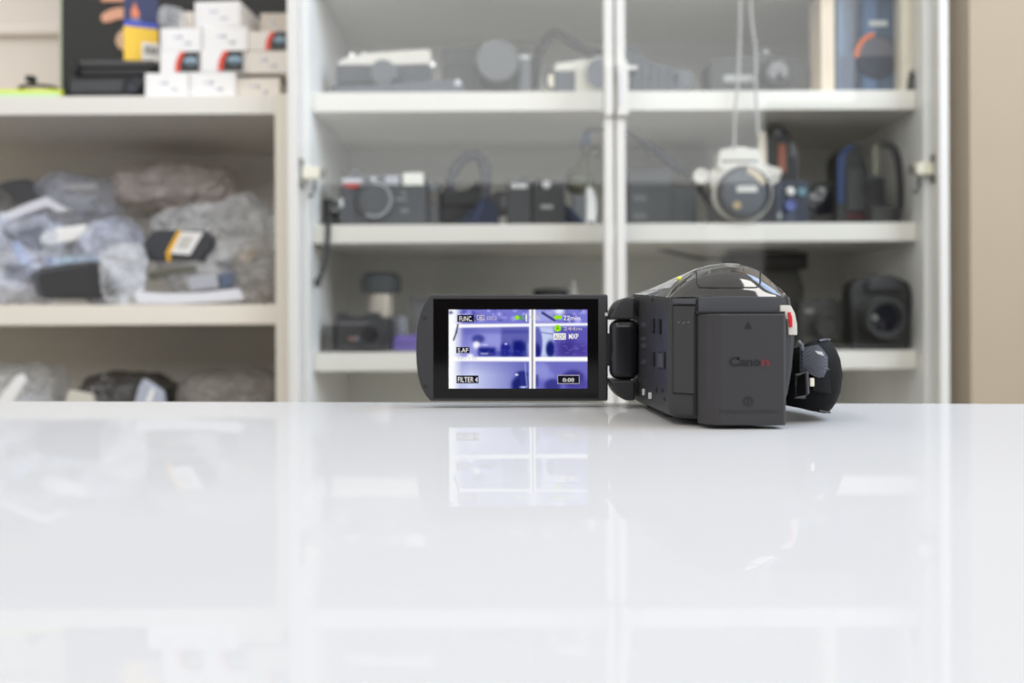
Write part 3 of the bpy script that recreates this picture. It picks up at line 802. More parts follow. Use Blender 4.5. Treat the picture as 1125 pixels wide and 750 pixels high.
fl = MB(); fl.loft([[sq(x, y0, d_), sq(x, y1, d_), sq(x, y1, d_ + 2), sq(x, y0, d_ + 2)] for x, y0, y1, d_ in [(893, 411, 429, 352), (902, 408, 431, 352.4), (911, 406.5, 432, 355), (917, 406.5, 431.5, 360), (920.5, 408, 428, 367)]], STM)
fl.build('strap_flap', strap)
MB().box(sq(890, 424.5, 351), sq(893.6, 415, 352.4), IVORY, 0.0004).build('strap_glint', strap)  # white glint on the strap, painted as an ivory slab
MB().tube([sq(907, 405, 354), sq(914, 406.4, 358), sq(918.5, 408, 364)], 0.4 * MM, DKGREY, 6).build('strap_stitching', strap)
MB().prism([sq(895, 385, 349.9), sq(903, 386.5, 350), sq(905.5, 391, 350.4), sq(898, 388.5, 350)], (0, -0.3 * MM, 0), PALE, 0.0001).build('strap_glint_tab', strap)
MB().tube([sq(864, 421, 354), sq(868, 420.6, 358), sq(871, 420, 364)], 0.25 * MM, CDARK, 6).build('side_seam', cc)
lb = MB(); lb.lathe([(16, 0), (18.5, 0.5), (18.5, 14), (16, 15.5), (13, 15.5), (12, 11), (0, 10)], (0, 0, 0), (0, 1, 0), CBODY, 36)
bmesh.ops.scale(lb.bm, verts=lb.bm.verts, vec=(MM, MM, MM)); bmesh.ops.translate(lb.bm, verts=lb.bm.verts, vec=V(85, 453, 2))
lb.build('lens_barrel', cc)
for x in (68, 97):
    for d in (388, 436):
        bz = V(x, d, -29.3).z
        MB().lathe([(0.003, 0.0002), (0.0034, 0.0006), (0.0034, bz)], Vector((V(x, d, 0).x, V(x, d, 0).y, 0)), (0, 0, 1), CDARK, 14).build('rubber_foot', cc)
# ------------------------------------------------------------------ things on top of the low unit
UTOP = UT + 0.0005
CART = mat('white_carton', (240, 238, 236), 0.6, var=0.015); CARTW = mat('warm_white_carton', (232, 224, 214), 0.6, var=0.02)
PRBLK = mat('print_black', (46, 48, 48), 0.5); PRRED = mat('print_red', (226, 72, 50), 0.5, var=0.02); PRBLU = mat('print_pale_blue', (150, 175, 190), 0.5); PRGRY = mat('print_grey', (204, 206, 216), 0.6)
SMALLB = 'small white cartons stacked on the low unit'
def zat(py, Y): return P(240, py, Y).z
YC = 1.155
zr1 = UTOP; zr2 = zat(80.5, YC); zr3 = zat(56.0, YC); zr4 = zat(30.5, YC); zr5 = zat(2, YC)
def carton(x0, x1, z0, z1, Y, dep, kind, label, m=CART, yaw=0.0):
    s = Y / FPX; xa = P(x0, 60, Y).x; xb = P(x1, 60, Y).x; w = xb - xa; h = z1 - z0 - 0.0004
    o = MB(); o.box((-w / 2, 0, 0), (w / 2, dep, h), m, 0.0012)
    e = -0.0002
    if kind == 'text':
        for fx, fz, fw in [(0.42, 0.60, 0.20), (0.50, 0.60, 0.06), (0.64, 0.34, 0.17), (0.70, 0.34, 0.05)]:
            o.box((-w / 2 + fx * w - fw * w / 2, e, fz * h - 0.0016), (-w / 2 + fx * w + fw * w / 2, 0.0001, fz * h + 0.0014), PRGRY)
        o.box((-w / 2 + 0.08 * w, e, 0.08 * h), (-w / 2 + 0.085 * w, 0.0001, 0.92 * h), PRGRY)
    else:
        a = kind
        q = lambda fx, fz: (-w / 2 + fx * w, e, fz * h)
        left = [(a + 0.035 * math.cos(math.pi * (k / 8) + math.pi / 2) * 0 + 0.13 - 0.13 * math.sin(math.pi * k / 16), 0.96 - 0.92 * k / 8) for k in range(9)]
        left = [(a + 0.14 * (1 - math.sin(math.pi * 0.5 * min(1, k / 6))), 0.96 - 0.92 * k / 8) for k in range(9)]
        o.prism([q(fx, fz) for fx, fz in left] + [q(0.985, 0.04), q(0.985, 0.96)], (0, e, 0), PRBLK)
        for (p1, p2) in zip(left, left[1:]):
            o.prism([(q(p1[0] - 0.05, p1[1])[0], e * 2, q(0, p1[1])[2]), (q(p2[0] - 0.05, p2[1])[0], e * 2, q(0, p2[1])[2]), (q(p2[0] + 0.07, p2[1])[0], e * 2, q(0, p2[1])[2]), (q(p1[0] + 0.07, p1[1])[0], e * 2, q(0, p1[1])[2])], (0, e, 0), PRRED)
        am = (a + 0.16 + 0.97) / 2; aw = (0.95 - a) * 0.33
        o.prism([(q(am + aw * math.cos(t_), 0)[0], e * 2, (0.55 + 0.16 * math.sin(t_)) * h) for t_ in [k * math.pi / 8 for k in range(16)]], (0, e, 0), PRBLU)
        o.prism([(q(am + aw * 0.7 * math.cos(t_), 0)[0], e * 3, (0.42 + 0.12 * math.sin(t_)) * h) for t_ in [k * math.pi / 8 for k in range(16)]], (0, e, 0), mat('print_slate', (90, 110, 120), 0.5))
    ob = o.build('carton', None, 30, ((xa + xb) / 2, Y, z0)); ob.rotation_euler.z = yaw
    tag(ob, label, 'box', SMALLB); return ob
carton(159, 207.4, zr1, zr2, YC - 0.004, 0.13, 'text', 'white carton at the left end of the lowest row, next to the black cases')
carton(208, 258, zr1, zr2, YC - 0.006, 0.13, 'text', 'white carton in the middle of the lowest row')
carton(259.5, 307, zr1, zr2 - 0.004, YC + 0.004, 0.12, 'text', 'cream-white carton at the right end of the lowest row', CARTW)
carton(175.5, 219, zr2, zr3, YC - 0.002, 0.13, 0.44, 'white carton with red and black print, left in the second row from below')
carton(220.5, 268, zr2, zr3, YC - 0.006, 0.13, 0.45, 'white carton with red and black print, middle of the second row from below')
carton(269.5, 315.5, zr2, zr3, YC, 0.12, 'text', 'plain white carton right of the printed cartons in the second row', CARTW)
carton(176, 221.8, zr3, zr4, YC - 0.001, 0.13, 'text', 'plain white carton at the left of the third row, right of the yellow box')
carton(222.5, 271.5, zr3, zr4, YC - 0.004, 0.13, 'text', 'plain white carton in the middle of the third row, under the topmost box')
carton(272.5, 315.5, zr3, zr4 - 0.004, YC, 0.12, 0.50, 'cream carton with red and black print in the third row, right end', CARTW)
carton(197, 212.5, zr4, zat(6, YC), YC + 0.02, 0.05, 'text', 'tiny white carton standing left of the topmost long box', CARTW)
carton(213, 264.5, zr4, zat(1.5, YC), YC - 0.002, 0.16, 'text', 'topmost long white box of the stack', CART, math.radians(-4))
carton(286, 315.8, zr4 - 0.0036, zat(14, YC + 0.03), YC + 0.03, 0.06, 'text', 'grey-beige carton on the right end of the stack under the black poster', mat('greige_carton', (200, 190, 178), 0.6))
# clear bag stuffed beside the topmost box
# yellow and blue retail box standing on the black case
YY = 1.20
# the black cases
def case_box(): pass
f = F('black_case', 'black flat equipment case with a round end, lying under a second one', 'case', 115, UTOP, 1.165)
f.box('body', 70, 83, 158, None, -90, -4, BLACK, 3)
f.disc('round_end', 147, 94.5, [(0, -3), (8.5, -3), (9.5, -1), (9.5, 1.5), (7.4, 2.5), (7, 0.5), (0, 0.2)], mat('blue_black', (34, 36, 48), 0.35))
f.box('front_panel', 76, 88, 136, 101, -5, -2, DKGREY, 2)
f.box('clasp', 72, 86, 76.5, 103, -4, 0, mat('case_black', (14, 14, 15), 0.5), 1)
zc = f.org.z + (f.pyb - 83) * f.s + 0.0006
f2 = F('black_case', 'black slim case on top of the other one, below the poster', 'case', 124, zc, 1.165)
f2.box('lid', 77, 64.5, 170, 73, -84, -3, mat('case_grey_lid', (66, 66, 67), 0.5), 3)
f2.box('tray', 80, 73, 166, None, -82, -5, BLACK, 2)
f2.box('latch', 81, 65, 87, 79, -4, 0, mat('case_black', (14, 14, 15), 0.5), 1)
zy = f2.org.z + (f2.pyb - 64.5) * f2.s + 0.0006
f = F('retail_box', 'yellow and navy retail box with a barcode, standing on the black cases', 'box', 156, zy, 1.18)
f.root.rotation_euler.z = math.radians(24)
YEL = mat('carton_yellow', (245, 200, 60), 0.45, var=0.02)
yb = MB()
f.box('', 139, None, 175, None, -14, 0, YEL, 0.5, mbx=yb) if False else None
h0, h1 = f.pyb, -30
f.box('', 139, 30, 174, h0, -14, 0, YEL, 0.6, mbx=yb)
f.box('', 139, h1, 174, 24, -14, 0, mat('carton_navy', (44, 52, 92), 0.45), 0.6, mbx=yb)
f.box('', 139, 24, 174, 30, -14, 0, mat('carton_blue', (64, 84, 190), 0.45), 0.2, mbx=yb)
yb.build('carton_body', f.root)
f.box('barcode_label', 157, 46, 175, h0 - 1, 0, 0.6, PAPER, 0.2)
lb_ = MB()
for k in range(7): f.box('', 160 + k * 2, 50, 161 + k * 2 + (k % 2) * 0.4, 59, 0.6, 0.75, DKGREY, 0, mbx=lb_)
lb_.build('barcode', f.root.children[-1], 0)
f.poly('printed_flame', [(147, 20), (146, 14), (148.5, 8), (150, 3), (152, 9), (155, 15), (154, 20)], 0.05, 0.4, mat('print_orange', (225, 130, 90), 0.5))
f.poly('printed_trail', [(146, 21), (155, 21), (157, 24), (145, 24)], 0.05, 0.35, mat('print_lilac', (130, 130, 160), 0.5))
# black poster board with a hand
f = F('poster_board', 'large black display board with a printed hand, behind the white cartons', 'poster', 200, UTOP, 1.30)
f.box('board', 69, -150, 340, None, -12, 0, mat('board_black', (48, 48, 48), 0.7, var=0.05), 1)
f.box('board_edge', 66.5, -150, 69, None, -12, 0.2, mat('board_edge', (190, 196, 176), 0.6), 0.3)
SK = mat('print_skin', (226, 168, 140), 0.6, var=0.08, scale=30); SK2 = mat('print_skin_pale', (214, 178, 145), 0.6, var=0.08, scale=30)
hp = MB()
f.poly('', [(112.5, 20), (114, 15.5), (120, 12), (128, 9), (138, 8), (150, 8), (150, 20), (140, 20), (130, 21.5), (122, 24.5), (115.5, 25)], 0.1, 1.6, SK, 0.6, mbx=hp)
f.poly('', [(128.5, 46), (130, 39), (134, 34), (140, 30), (150, 28), (160, 48), (150, 56), (139, 56), (132, 53)], 0.1, 1.6, SK2, 0.6, mbx=hp)
f.poly('', [(112, -1), (120, -6), (150, -8), (150, 2), (125, 2), (114, 1.8)], 0.1, 1.6, SK, 0.6, mbx=hp)
hp.build('printed_hand', f.root)
# lime folder and a tangle of dark cable at the far left
f = F('folder', 'lime yellow folder lying at the left end of the low unit', 'folder', 20, UTOP, 1.17)
f.box('cover', -40, 97.5, 69, None, -140, -2, mat('lime_card', (214, 226, 60), 0.5), 1)
f.box('pages', -38, 101.5, 66, None, -138, -0.8, mat('mint_pages', (190, 222, 170), 0.6), 0.5)
ztf = f.org.z + (f.pyb - 97.5) * f.s + 0.0006
f = F('cable_coil', 'dark coil of cable on the lime folder', 'cable', 30, ztf, 1.20)
rng = random.Random(3)
pts = []
for k in range(64):
    a_ = k * 0.62; r_ = 17 + 9 * math.sin(k * 0.9); pts.append((30 + r_ * 1.35 * math.cos(a_), f.pyb - 2.6 - 6.2 * abs(math.sin(k * 0.21)) - (4 if 20 < k < 40 else 0), -36 + r_ * math.sin(a_)))
f.tube('cord', pts, 2.1, mat('brown_cable', (72, 62, 54), 0.5), k=4)
f.box('plug', 26, 81, 35, 88, -14, -4, BLACK, 1.5)
f.tube('cord_end', [(38, f.pyb - 3, -6), (50, f.pyb - 6, -10), (60, f.pyb - 8, -12), (68, f.pyb - 3, -10)], 1.8, mat('brown_cable', (72, 62, 54), 0.5))
# ------------------------------------------------------------------ clear plastic bags and their contents on the left shelf
BAGG = mat_plastic('bag_film_clear', (234, 236, 240), 0.6)
BAGB = mat_plastic('bag_film_bluish', (214, 220, 240), 0.6)
BAGK = mat_plastic('bag_film_pinkish', (228, 216, 210), 0.35)
BAGW = mat_plastic('bag_film_milky', (236, 235, 232), 0.4)
BAGD = mat_plastic('bag_film_smoky', (170, 166, 160), 0.55)
def bag(label, x0, x1, y0, y1, Y, depth, m, seed, base, crump=0.2, skew=0.0, group='plastic bags on the left shelves', sq_=2.6, sub=5, peak=None):
    """crumpled pillow of film spanning a photo rectangle, resting on base"""
    s = Y / FPX; a = P(x0, y1, Y); b = P(x1, y0, Y)
    w = (b.x - a.x) / 2; h = (b.z - base) / 2 if base is not None else (b.z - a.z) / 2
    zc = (base if base is not None else a.z) + h
    t = bmesh.new(); bmesh.ops.create_icosphere(t, subdivisions=sub, radius=1)
    so = Vector((seed * 7.3, seed * 3.1, seed * 5.7))
    for v in t.verts:
        d = v.co.normalized()
        k = (abs(d.x) ** sq_ + abs(d.y) ** sq_ + abs(d.z) ** sq_) ** (-1 / sq_)
        n1 = noise.ridged_multi_fractal(d * 1.5 + so, 0.9, 2.2, 4, 1.0, 2.0) - 1.1
        n2 = noise.noise(d * 1.1 + so * 2)
        c1 = noise.voronoi(d * 2.6 + so)[0]
        k *= 1 + crump * (0.55 * n1 + 1.2 * n2 + 0.8 * (c1[1] - c1[0] - 0.3))
        p_ = d * k
        x, y, z = p_.x * w, p_.y * depth / 2, p_.z * h
        if z < 0: z = max(z, -h) ; 
        if peak: z += h * peak[1] * math.exp(-((x / w - peak[0]) / 0.35) ** 2) * max(0, p_.z)
        z += skew * x
        v.co = (x, y, max(z, -h))
    bm_ = MB(); bm_.merge(t, m)
    o = bm_.build('plastic_bag', None, 22, ((a.x + b.x) / 2, Y + depth / 2, zc))
    return tag(o, label, 'bag', group)
BS = UB + 0.0005
Yf = 1.165
bag('pinkish-grey padded plastic bag lying on top of the heap, reaching the middle of the shelf', 112, 248, 172, 226, 1.27, 0.10, BAGK, 1, P(0, 226, 1.27).z, 0.16, sq_=3)
bag('bluish clear bag with a long white label, upper left of the heap', 24, 118, 186, 250, 1.262, 0.08, BAGB, 2, P(0, 255, 1.262).z, 0.16)
bag('smoky bag of dark cable at the upper left edge of the heap', -80, 20, 194, 258, 1.258, 0.09, BAGD, 3, P(0, 262, 1.2).z, 0.16)
bag('bluish clear bag at the bottom left of the heap, holding the white cards', -60, 64, 226, 331, 1.166, 0.085, BAGB, 4, BS, 0.16)
bag('bluish clear bag in the middle left of the heap, behind the black pouch', 68, 138, 236, 331, 1.17, 0.085, BAGB, 5, BS, 0.15)
bag('large milky clear bag standing at the right of the heap with a peaked top', 157, 298, 208, 331, 1.19, 0.12, BAGG, 6, BS, 0.17, peak=(0.45, 0.22), sq_=2.3)
bag('crumpled clear bag tucked in front between the black pouch and the adapters', 106, 156, 268, 334, 1.142, 0.03, BAGG, 7, BS, 0.2)
bag('small bubble-wrapped bag at the right end of the shelf against the side panel', 252, 301, 262, 331, 1.145, 0.045, BAGD, 8, BS, 0.16)
bag('milky bag lying flat under the pinkish bag in the middle', 134, 216, 230, 254, 1.345, 0.05, BAGW, 9, P(0, 256, 1.2).z, 0.14)
# contents
def item(name, label, cat, pts, Y, th, m, bev=1.2, parts=(), tilt=0.0, group=None):
    xs = [p[0] for p in pts]; ys = [p[1] for p in pts]
    cxp = sum(xs) / len(xs); byp = max(ys)
    f = F(name, label, cat, cxp, P(cxp, byp, Y).z, Y, group)
    f.poly('shell', pts, -th, 0, m, bev)
    for (nm, pp, w0, w1, mm) in parts: f.poly(nm, pp, w0, w1, mm, 0.2)
    if tilt: f.root.rotation_euler.x = tilt
    return f
YI = 1.186
item('accessory_pouch', 'black soft pouch with rounded corners at the front of the heap', 'pouch',
     [(35, 304), (38, 297), (44, 293.5), (70, 290), (100, 286.5), (108, 289), (116, 299), (127, 312), (129, 320), (124, 325), (100, 327.5), (50, 328), (41, 326), (37, 318)], 1.160, 26, mat('pouch_black', (52, 52, 54), 0.4), 4,
     [('zip_edge', [(39, 303), (42, 298), (70, 293.5), (98, 290), (98, 291.2), (70, 295), (44, 299.5), (41.5, 304), (43, 318), (48, 324), (46.5, 324.5), (41.5, 319)], 0, 0.8, MIDGREY)])
item('white_card', 'white card lying tilted at the left edge of the heap', 'card', [(-30, 252), (-10, 240), (30, 223), (51, 216), (57, 221), (76, 231), (66, 233), (52, 227), (20, 238), (-30, 258)], YI + 0.004, 14, mat('card_white', (214, 214, 220), 0.4), 0.8)
item('charger', 'rounded white charger in the bluish bag left of the middle', 'charger', [(43, 262), (46, 256), (60, 250.5), (92, 246), (98, 248), (98, 258), (80, 265), (56, 270), (46, 269)], YI, 14, PAPER, 2.5)
item('label_strip', 'long white paper label showing through the upper left bag', 'label', [(66, 202.5), (105, 201.5), (106, 207), (66, 208)], 1.275, 6, PAPER, 0.4)
item('label_strip', 'second pale label just below the long one in the upper left bag', 'label', [(50, 212), (62, 210), (98, 219), (96, 223), (62, 222), (50, 220)], 1.272, 6, mat('card_grey', (196, 196, 200), 0.5), 0.4)
item('blue_packet', 'blue and white packet directly above the black pouch', 'packet', [(51, 284), (56, 282.5), (104, 279.5), (104, 287), (58, 291), (51, 291)], YI, 12, mat('packet_ice', (176, 198, 214), 0.35), 0.8,
     [('blue_end', [(51, 284), (58, 282.4), (58, 290.8), (51, 291)], 0, 0.8, mat('packet_blue', (70, 96, 160), 0.4))])
item('blue_marker', 'light blue marker lying slanted at the left of the heap', 'pen', [(12, 266), (18, 264), (31, 285), (30, 291), (24, 292), (14, 277)], YI, 8, mat('marker_blue', (150, 170, 214), 0.35), 2)
item('adapter', 'dark adapter between the white card and the charger', 'adapter', [(4, 254), (40, 246), (44, 264), (36, 276), (22, 268), (6, 262)], YI + 0.012, 20, DKGREY, 2.5)
item('adapter', 'dark adapter low on the left beside the black pouch', 'adapter', [(4, 290), (22, 286), (33, 300), (28, 312), (6, 306)], YI + 0.012, 20, DKGREY, 2.5)
item('cable_bundle', 'dark cable bundle at the top left edge of the heap', 'cable', [(-20, 206), (10, 198), (30, 196), (44, 206), (40, 224), (16, 232), (-20, 234)], 1.275, 16, mat('cable_grey', (84, 84, 88), 0.5), 3)
item('battery_charger', 'black charger with a yellow-edged white label lying in the milky bag', 'charger',
     [(156, 272), (160, 262), (170, 252), (192, 252), (202, 252.5), (226, 253), (233, 262), (232, 272), (226, 280), (220, 288), (214, 284), (190, 284), (172, 286), (158, 284)], 1.176, 18, mat('charger_black', (54, 55, 60), 0.45), 2,
     [('label', [(200, 254.5), (224, 255.5), (209, 280), (187, 278)], 0, 0.8, PAPER),
      ('yellow_band', [(196, 253), (200.5, 254.2), (187.5, 279), (188, 288), (184, 286), (183, 277)], 0, 0.9, mat('band_yellow', (236, 178, 40), 0.45)),
      ('label_print', [(201, 259), (214, 260), (206, 274), (194, 273)], 0.8, 0.95, mat('print_dust', (200, 198, 190), 0.6))])
item('adapter', 'dark grey adapter lying left of the yellow-edged charger', 'adapter', [(153, 281), (158, 274), (170, 272), (180, 277), (178, 284), (164, 286), (155, 286)], 1.199, 16, DKGREY, 2)
item('folded_sheet', 'folded white foam sheet along the front edge of the right bag', 'sheet', [(146, 323), (150, 320), (180, 322), (220, 321.5), (252, 318), (262, 317), (267, 326), (266, 330), (240, 332), (190, 334), (150, 333.5)], 1.140, 24, mat('foam_white', (222, 222, 226), 0.5), 2)
item('power_plug', 'pale grey plug standing behind the folded sheet', 'plug', [(206, 304), (238, 300), (241, 316), (208, 319)], 1.165, 14, mat('block_grey', (170, 172, 178), 0.4), 2)
item('power_plug', 'slate blue plug right of the pale grey one', 'plug', [(241, 300), (258, 297), (260, 314), (243, 317)], 1.165, 14, mat('plug_slate', (92, 104, 128), 0.4), 2)
item('adapter', 'dark flat adapter under the peaked bag near the right end', 'adapter', [(236, 288), (262, 278), (278, 274), (280, 288), (262, 294), (238, 296)], 1.205, 14, DKGREY, 2)
item('paper_scrap', 'tan paper scrap inside the bubble-wrapped bag', 'paper', [(259, 281), (276, 274), (284, 277), (270, 288)], 1.158, 4, mat('tan_paper', (206, 180, 150), 0.6), 0.5)
item('cable_bundle', 'thin dark cable loop below the yellow-edged charger', 'cable', [(160, 300), (186, 293), (214, 292), (216, 297), (190, 300), (166, 308)], 1.176, 6, mat('cable_olive', (98, 96, 84), 0.5), 2)
# lower shelf
LS = UC + 0.0005
g2 = 'plastic bags on the lowest shelf'
bag('bluish bag at the left edge of the lowest shelf', -60, 40, 402, 462, 1.16, 0.14, BAGG, 11, LS, 0.16, group=g2)
bag('dark bag with pale stripes in the middle of the lowest shelf', 64, 164, 410, 462, 1.17, 0.14, mat_plastic('bag_film_dark', (70, 68, 66), 0.2), 12, LS, 0.16, group=g2)
bag('wide smoky bag at the right of the lowest shelf', 178, 300, 405, 462, 1.185, 0.14, BAGD, 13, LS, 0.14, group=g2)
item('striped_packet', 'white striped packet in front of the dark bag on the lowest shelf', 'packet', [(146, 446), (152, 424), (157, 416), (164, 420), (178, 430), (180, 446)], 1.15, 8, mat('packet_grey', (176, 180, 192), 0.4), 1, [('stripe', [(158, 446), (166, 426), (170, 428), (164, 446)], 0, 0.6, PAPER)])
item('white_packet', 'cream packet left in the dark bag on the lowest shelf', 'packet', [(70, 446), (75, 428), (84, 430), (100, 433), (102, 446)], 1.15, 8, mat('packet_cream', (206, 200, 186), 0.5), 1)
item('white_packet', 'white packet poking up at the left edge of the lowest shelf', 'packet', [(-8, 446), (16, 414), (23, 410), (26, 420), (10, 446)], 1.15, 8, PAPER, 1)
# clear pouch beside the topmost carton
bag('clear pouch squeezed in left of the topmost long box', 168, 197, 1, 31, YC - 0.004, 0.05, BAGG, 21, zr4 + 0.0002, 0.12, group='pouches among the cartons')
# ------------------------------------------------------------------ cameras and other things behind the glass
E = 0.0005
LZ = mat('chrome_ring', (190, 190, 192), 0.22, metal=0.9)
def lens_prof(r, w, w0=0):
    return [(0, w0), (r, w0), (r, w0 + w * 0.45), (r * 0.94, w0 + w * 0.5), (r * 0.94, w0 + w * 0.9), (r * 0.88, w0 + w), (r * 0.74, w0 + w), (r * 0.66, w0 + w * 0.82), (0, w0 + w * 0.80)]
# --- top shelf, left door
Y1 = 1.19
f = F('film_camera', 'silver-topped film camera at the left end of the top shelf, lying on grey cloth', 'camera', 425, R1 + E, Y1)
f.box('body', 370, 71, 473, 92, -20, 0, mat('vinyl_grey', (66, 70, 76), 0.6, bump=0.4), 3)
f.poly('top_plate', [(371, 71), (373, 66), (385, 61), (412, 57), (472, 53.5), (474.5, 55), (474.5, 70), (440, 71)], -20, -1, SILVERP, 1.2)
f.box('bottom_plate', 364, 92, 474, None, -22, -1, mat('vinyl_grey', (66, 70, 76), 0.6), 2)
f.disc('lens', 424, 84, lens_prof(15, 16), mat('lens_grey', (88, 90, 94), 0.45)); f.disc('lens_cap', 424, 84, [(0, 15), (13.8, 15), (13.8, 17), (12.5, 18), (0, 18)], mat('cap_grey', (92, 95, 100), 0.5))
f.disc('shutter_dial', 387.5, 60, [(0, -8), (3, -8), (3, -2), (0, -2)], LZ); f.disc('rewind_knob', 401, 60, [(0, -8), (3, -8), (3, -2), (0, -2)], LZ)
f.disc('strap_lug', 476.5, 70.5, [(0, -6), (3, -6), (3, -2), (0, -2)], LZ)
f = F('cloth', 'folded grey cloth in front of the silver-topped camera', 'cloth', 460, R1 + E, 1.155)
f.poly('cloth', [(362, None and 0 or 99), (372, 96), (400, 93.5), (450, 90), (500, 87), (508, 90), (512, 99.5), (512, f.pyb), (362, f.pyb)], -14, 0, mat('cloth_grey', (92, 96, 104), 0.8), 1.5)
f.disc('snap', 504, 91, [(0, 0), (3.6, 0), (3, 1), (0, 1.2)], PALE)
f = F('bridge_camera', 'big dark camera with a wide round lens cap in the middle of the top shelf', 'camera', 538, R1 + E, 1.20)
f.poly('body', [(487, f.pyb), (487, 56), (491, 52), (526, 51), (533, 47), (552, 47), (560, 52), (582, 53), (586, 57), (586, f.pyb)], -26, 0, mat('dark_camera', (58, 58, 58), 0.55), 2)
f.disc('lens', 548, 73, lens_prof(25, 22), mat('dark_camera', (58, 58, 58), 0.55)); f.disc('lens_cap', 548, 73, [(0, 21), (22.5, 21), (22.5, 23), (21, 24), (0, 24)], mat('cap_mid_grey', (104, 105, 108), 0.5))
f.box('hot_shoe', 533, 44.5, 549, 47.5, -16, -4, LZ, 0.6)
f.box('grip_plate', 572, 62, 584, f.pyb, 0, 3, mat('plate_grey', (112, 114, 118), 0.5), 1); f.box('name_strip', 568, 61.5, 584, 66, 3, 3.8, PALE, 0.3)
f.box('viewfinder_window', 495, 62, 524, 73, 0, 1.5, mat('camera_black_deep', (40, 39, 38), 0.4), 1)
f = F('neck_strap', 'dark neck strap arching up between two cameras on the top shelf', 'strap', 620, R1 + E, 1.215)
f.tube('webbing', [(588, 98, 0), (590, 78, 2), (593, 60, 3), (603, 42, 4), (614, 37, 4), (626, 44, 2), (640, 53, 0), (655, 57, -2), (668, 57, -4)], 4.6, mat('strap_grey', (60, 60, 58), 0.8), flat=0.5)
f = F('film_camera', 'silver and black film camera half behind the middle stile, top shelf', 'camera', 645, R1 + E, 1.19)
f.box('body', 611, 78, 690, None, -20, 0, mat('vinyl_slate', (84, 90, 98), 0.6), 2.5)
f.poly('top_plate', [(609, 78), (612, 69), (632, 67), (636, 65.5), (690, 66), (690, 78)], -20, 0.4, SILVERP, 1.2)
f.disc('lens', 661, 84, lens_prof(20, 14), SILVERP); f.disc('lens_cap', 661, 85, [(0, 13), (17, 13), (17, 15.5), (16, 16.5), (0, 16.5)], mat('cap_slate', (100, 104, 112), 0.5))
f.box('lens_panel', 633, 70, 690, None, 0, 2, SILVERP, 1); f.box('winder', 601, 80, 610, 98, -14, -2, IVORY, 2)
f.tube('strap', [(611, 98, -3), (603, 94, -2), (602, 84, -2), (607, 76, -4), (612, 78, -6)], 1.6, BLACK)
# --- top shelf, right door
f = F('camera_bag', 'grey padded camera bag at the left of the right door on the top shelf', 'bag', 728, R1 + E, 1.20)
MG = mat('bag_slate', (84, 86, 90), 0.7)
f.poly('body', [(688, f.pyb), (688, 50), (693, 48), (700, 52), (710, 62), (724, 68), (740, 72), (748, 76), (749, f.pyb)], -60, 0, MG, 3)
f.disc('end_roll', 752, 86.5, [(0, -50), (11, -50), (12, -48), (12, -2), (10, 0), (0, 0)], mat('bag_slate_roll', (96, 99, 104), 0.65))
rb = MB()
for k in range(5): f.tube('', [(700 + k * 9.5, f.pyb - 1, 0.4), (700.5 + k * 9.5, 84, 1.4), (701 + k * 9.5, 70 + k * 1.8, 0.4)], 1.0, mat('bag_ribs', (104, 106, 110), 0.7), mbx=rb)
rb.build('ribs', f.root)
f = F('camcorder', 'old dark camcorder with a pale name strip on the top shelf behind the white string', 'camcorder', 838, R1 + E, 1.20)
DK = mat('camcorder_dark', (62, 62, 60), 0.5)
f.poly('body', [(782, f.pyb), (780, 66), (784, 62), (812, 60), (842, 57), (868, 60), (886, 64), (892, 76), (892, f.pyb)], -50, 0, DK, 3)
f.disc('lens', 852, 82, lens_prof(17, 16), mat('camera_black_deep', (40, 39, 38), 0.4)); f.disc('lens_front', 852, 82, [(0, 14), (11, 14), (11, 15), (0, 15.4)], LENSGL)
f.box('name_strip', 796, 82, 829, 90, 0, 0.9, mat('strip_grey', (160, 160, 156), 0.5), 0.5)
f.disc('button', 844, 55.5, [(0, -8), (2.4, -8), (2.4, -4), (0, -4)], PALE); f.box('handle', 800, 58, 862, 62, -34, -10, DK, 1.5)
# boxed lens set standing right of it
f = F('product_box', 'tall blue box printed with an orange-ringed lens, right of the top shelf', 'box', 950, R1 + E, 1.165)
f.box('carton', 920, -14, 990, None, -40, 0, mat('box_denim', (70, 88, 112), 0.5, var=0.25, scale=60), 1)
st_ = MB()
for (a0, a1, c) in [(922, 928, (96, 118, 142)), (936, 946, (46, 54, 70)), (951, 964, (92, 114, 146)), (984, 989, (104, 126, 164))]: f.box('', a0, -13, a1, f.pyb - 0.5, 0, 0.35, mat('denim_%d' % c[0], c, 0.5), 0, mbx=st_)
st_.build('printed_stripes', f.root)
f.disc('printed_lens', 965, 63, [(0, 0.3), (24, 0.3), (24, 1.2), (0, 1.2)], mat('lens_navy', (44, 50, 68), 0.45)); 
f.poly('printed_lens_top', [(965 + 21 * math.cos(a_), 62 - 21 * math.sin(a_)) for a_ in [math.pi * k / 14 for k in range(15)]], 1.2, 1.5, mat('lens_fog', (98, 98, 108), 0.5))
arc = MB(); ang = [math.radians(100 + 80 * k / 10) for k in range(11)]
for a0, a1 in zip(ang, ang[1:]): f.poly('', [(965 + r_ * math.cos(t_), 63 - r_ * 1.1 * math.sin(t_)) for r_, t_ in [(21, a0), (25, a0), (25, a1), (21, a1)]], 1.2, 1.7, ORANGE, mbx=arc)
arc.build('printed_ring', f.root)
f.box('printed_name', 956, 23, 976, 29, 0.4, 1.0, mat('name_silver', (196, 200, 198), 0.4), 0.4); f.box('printed_knob', 924, 62, 938, f.pyb - 2, 0.4, 1.2, mat('knob_slate', (62, 76, 100), 0.5), 3)
f = F('cream_board', 'narrow cream board standing against the left side of the blue box', 'board', 911, R1 + E, 1.16)
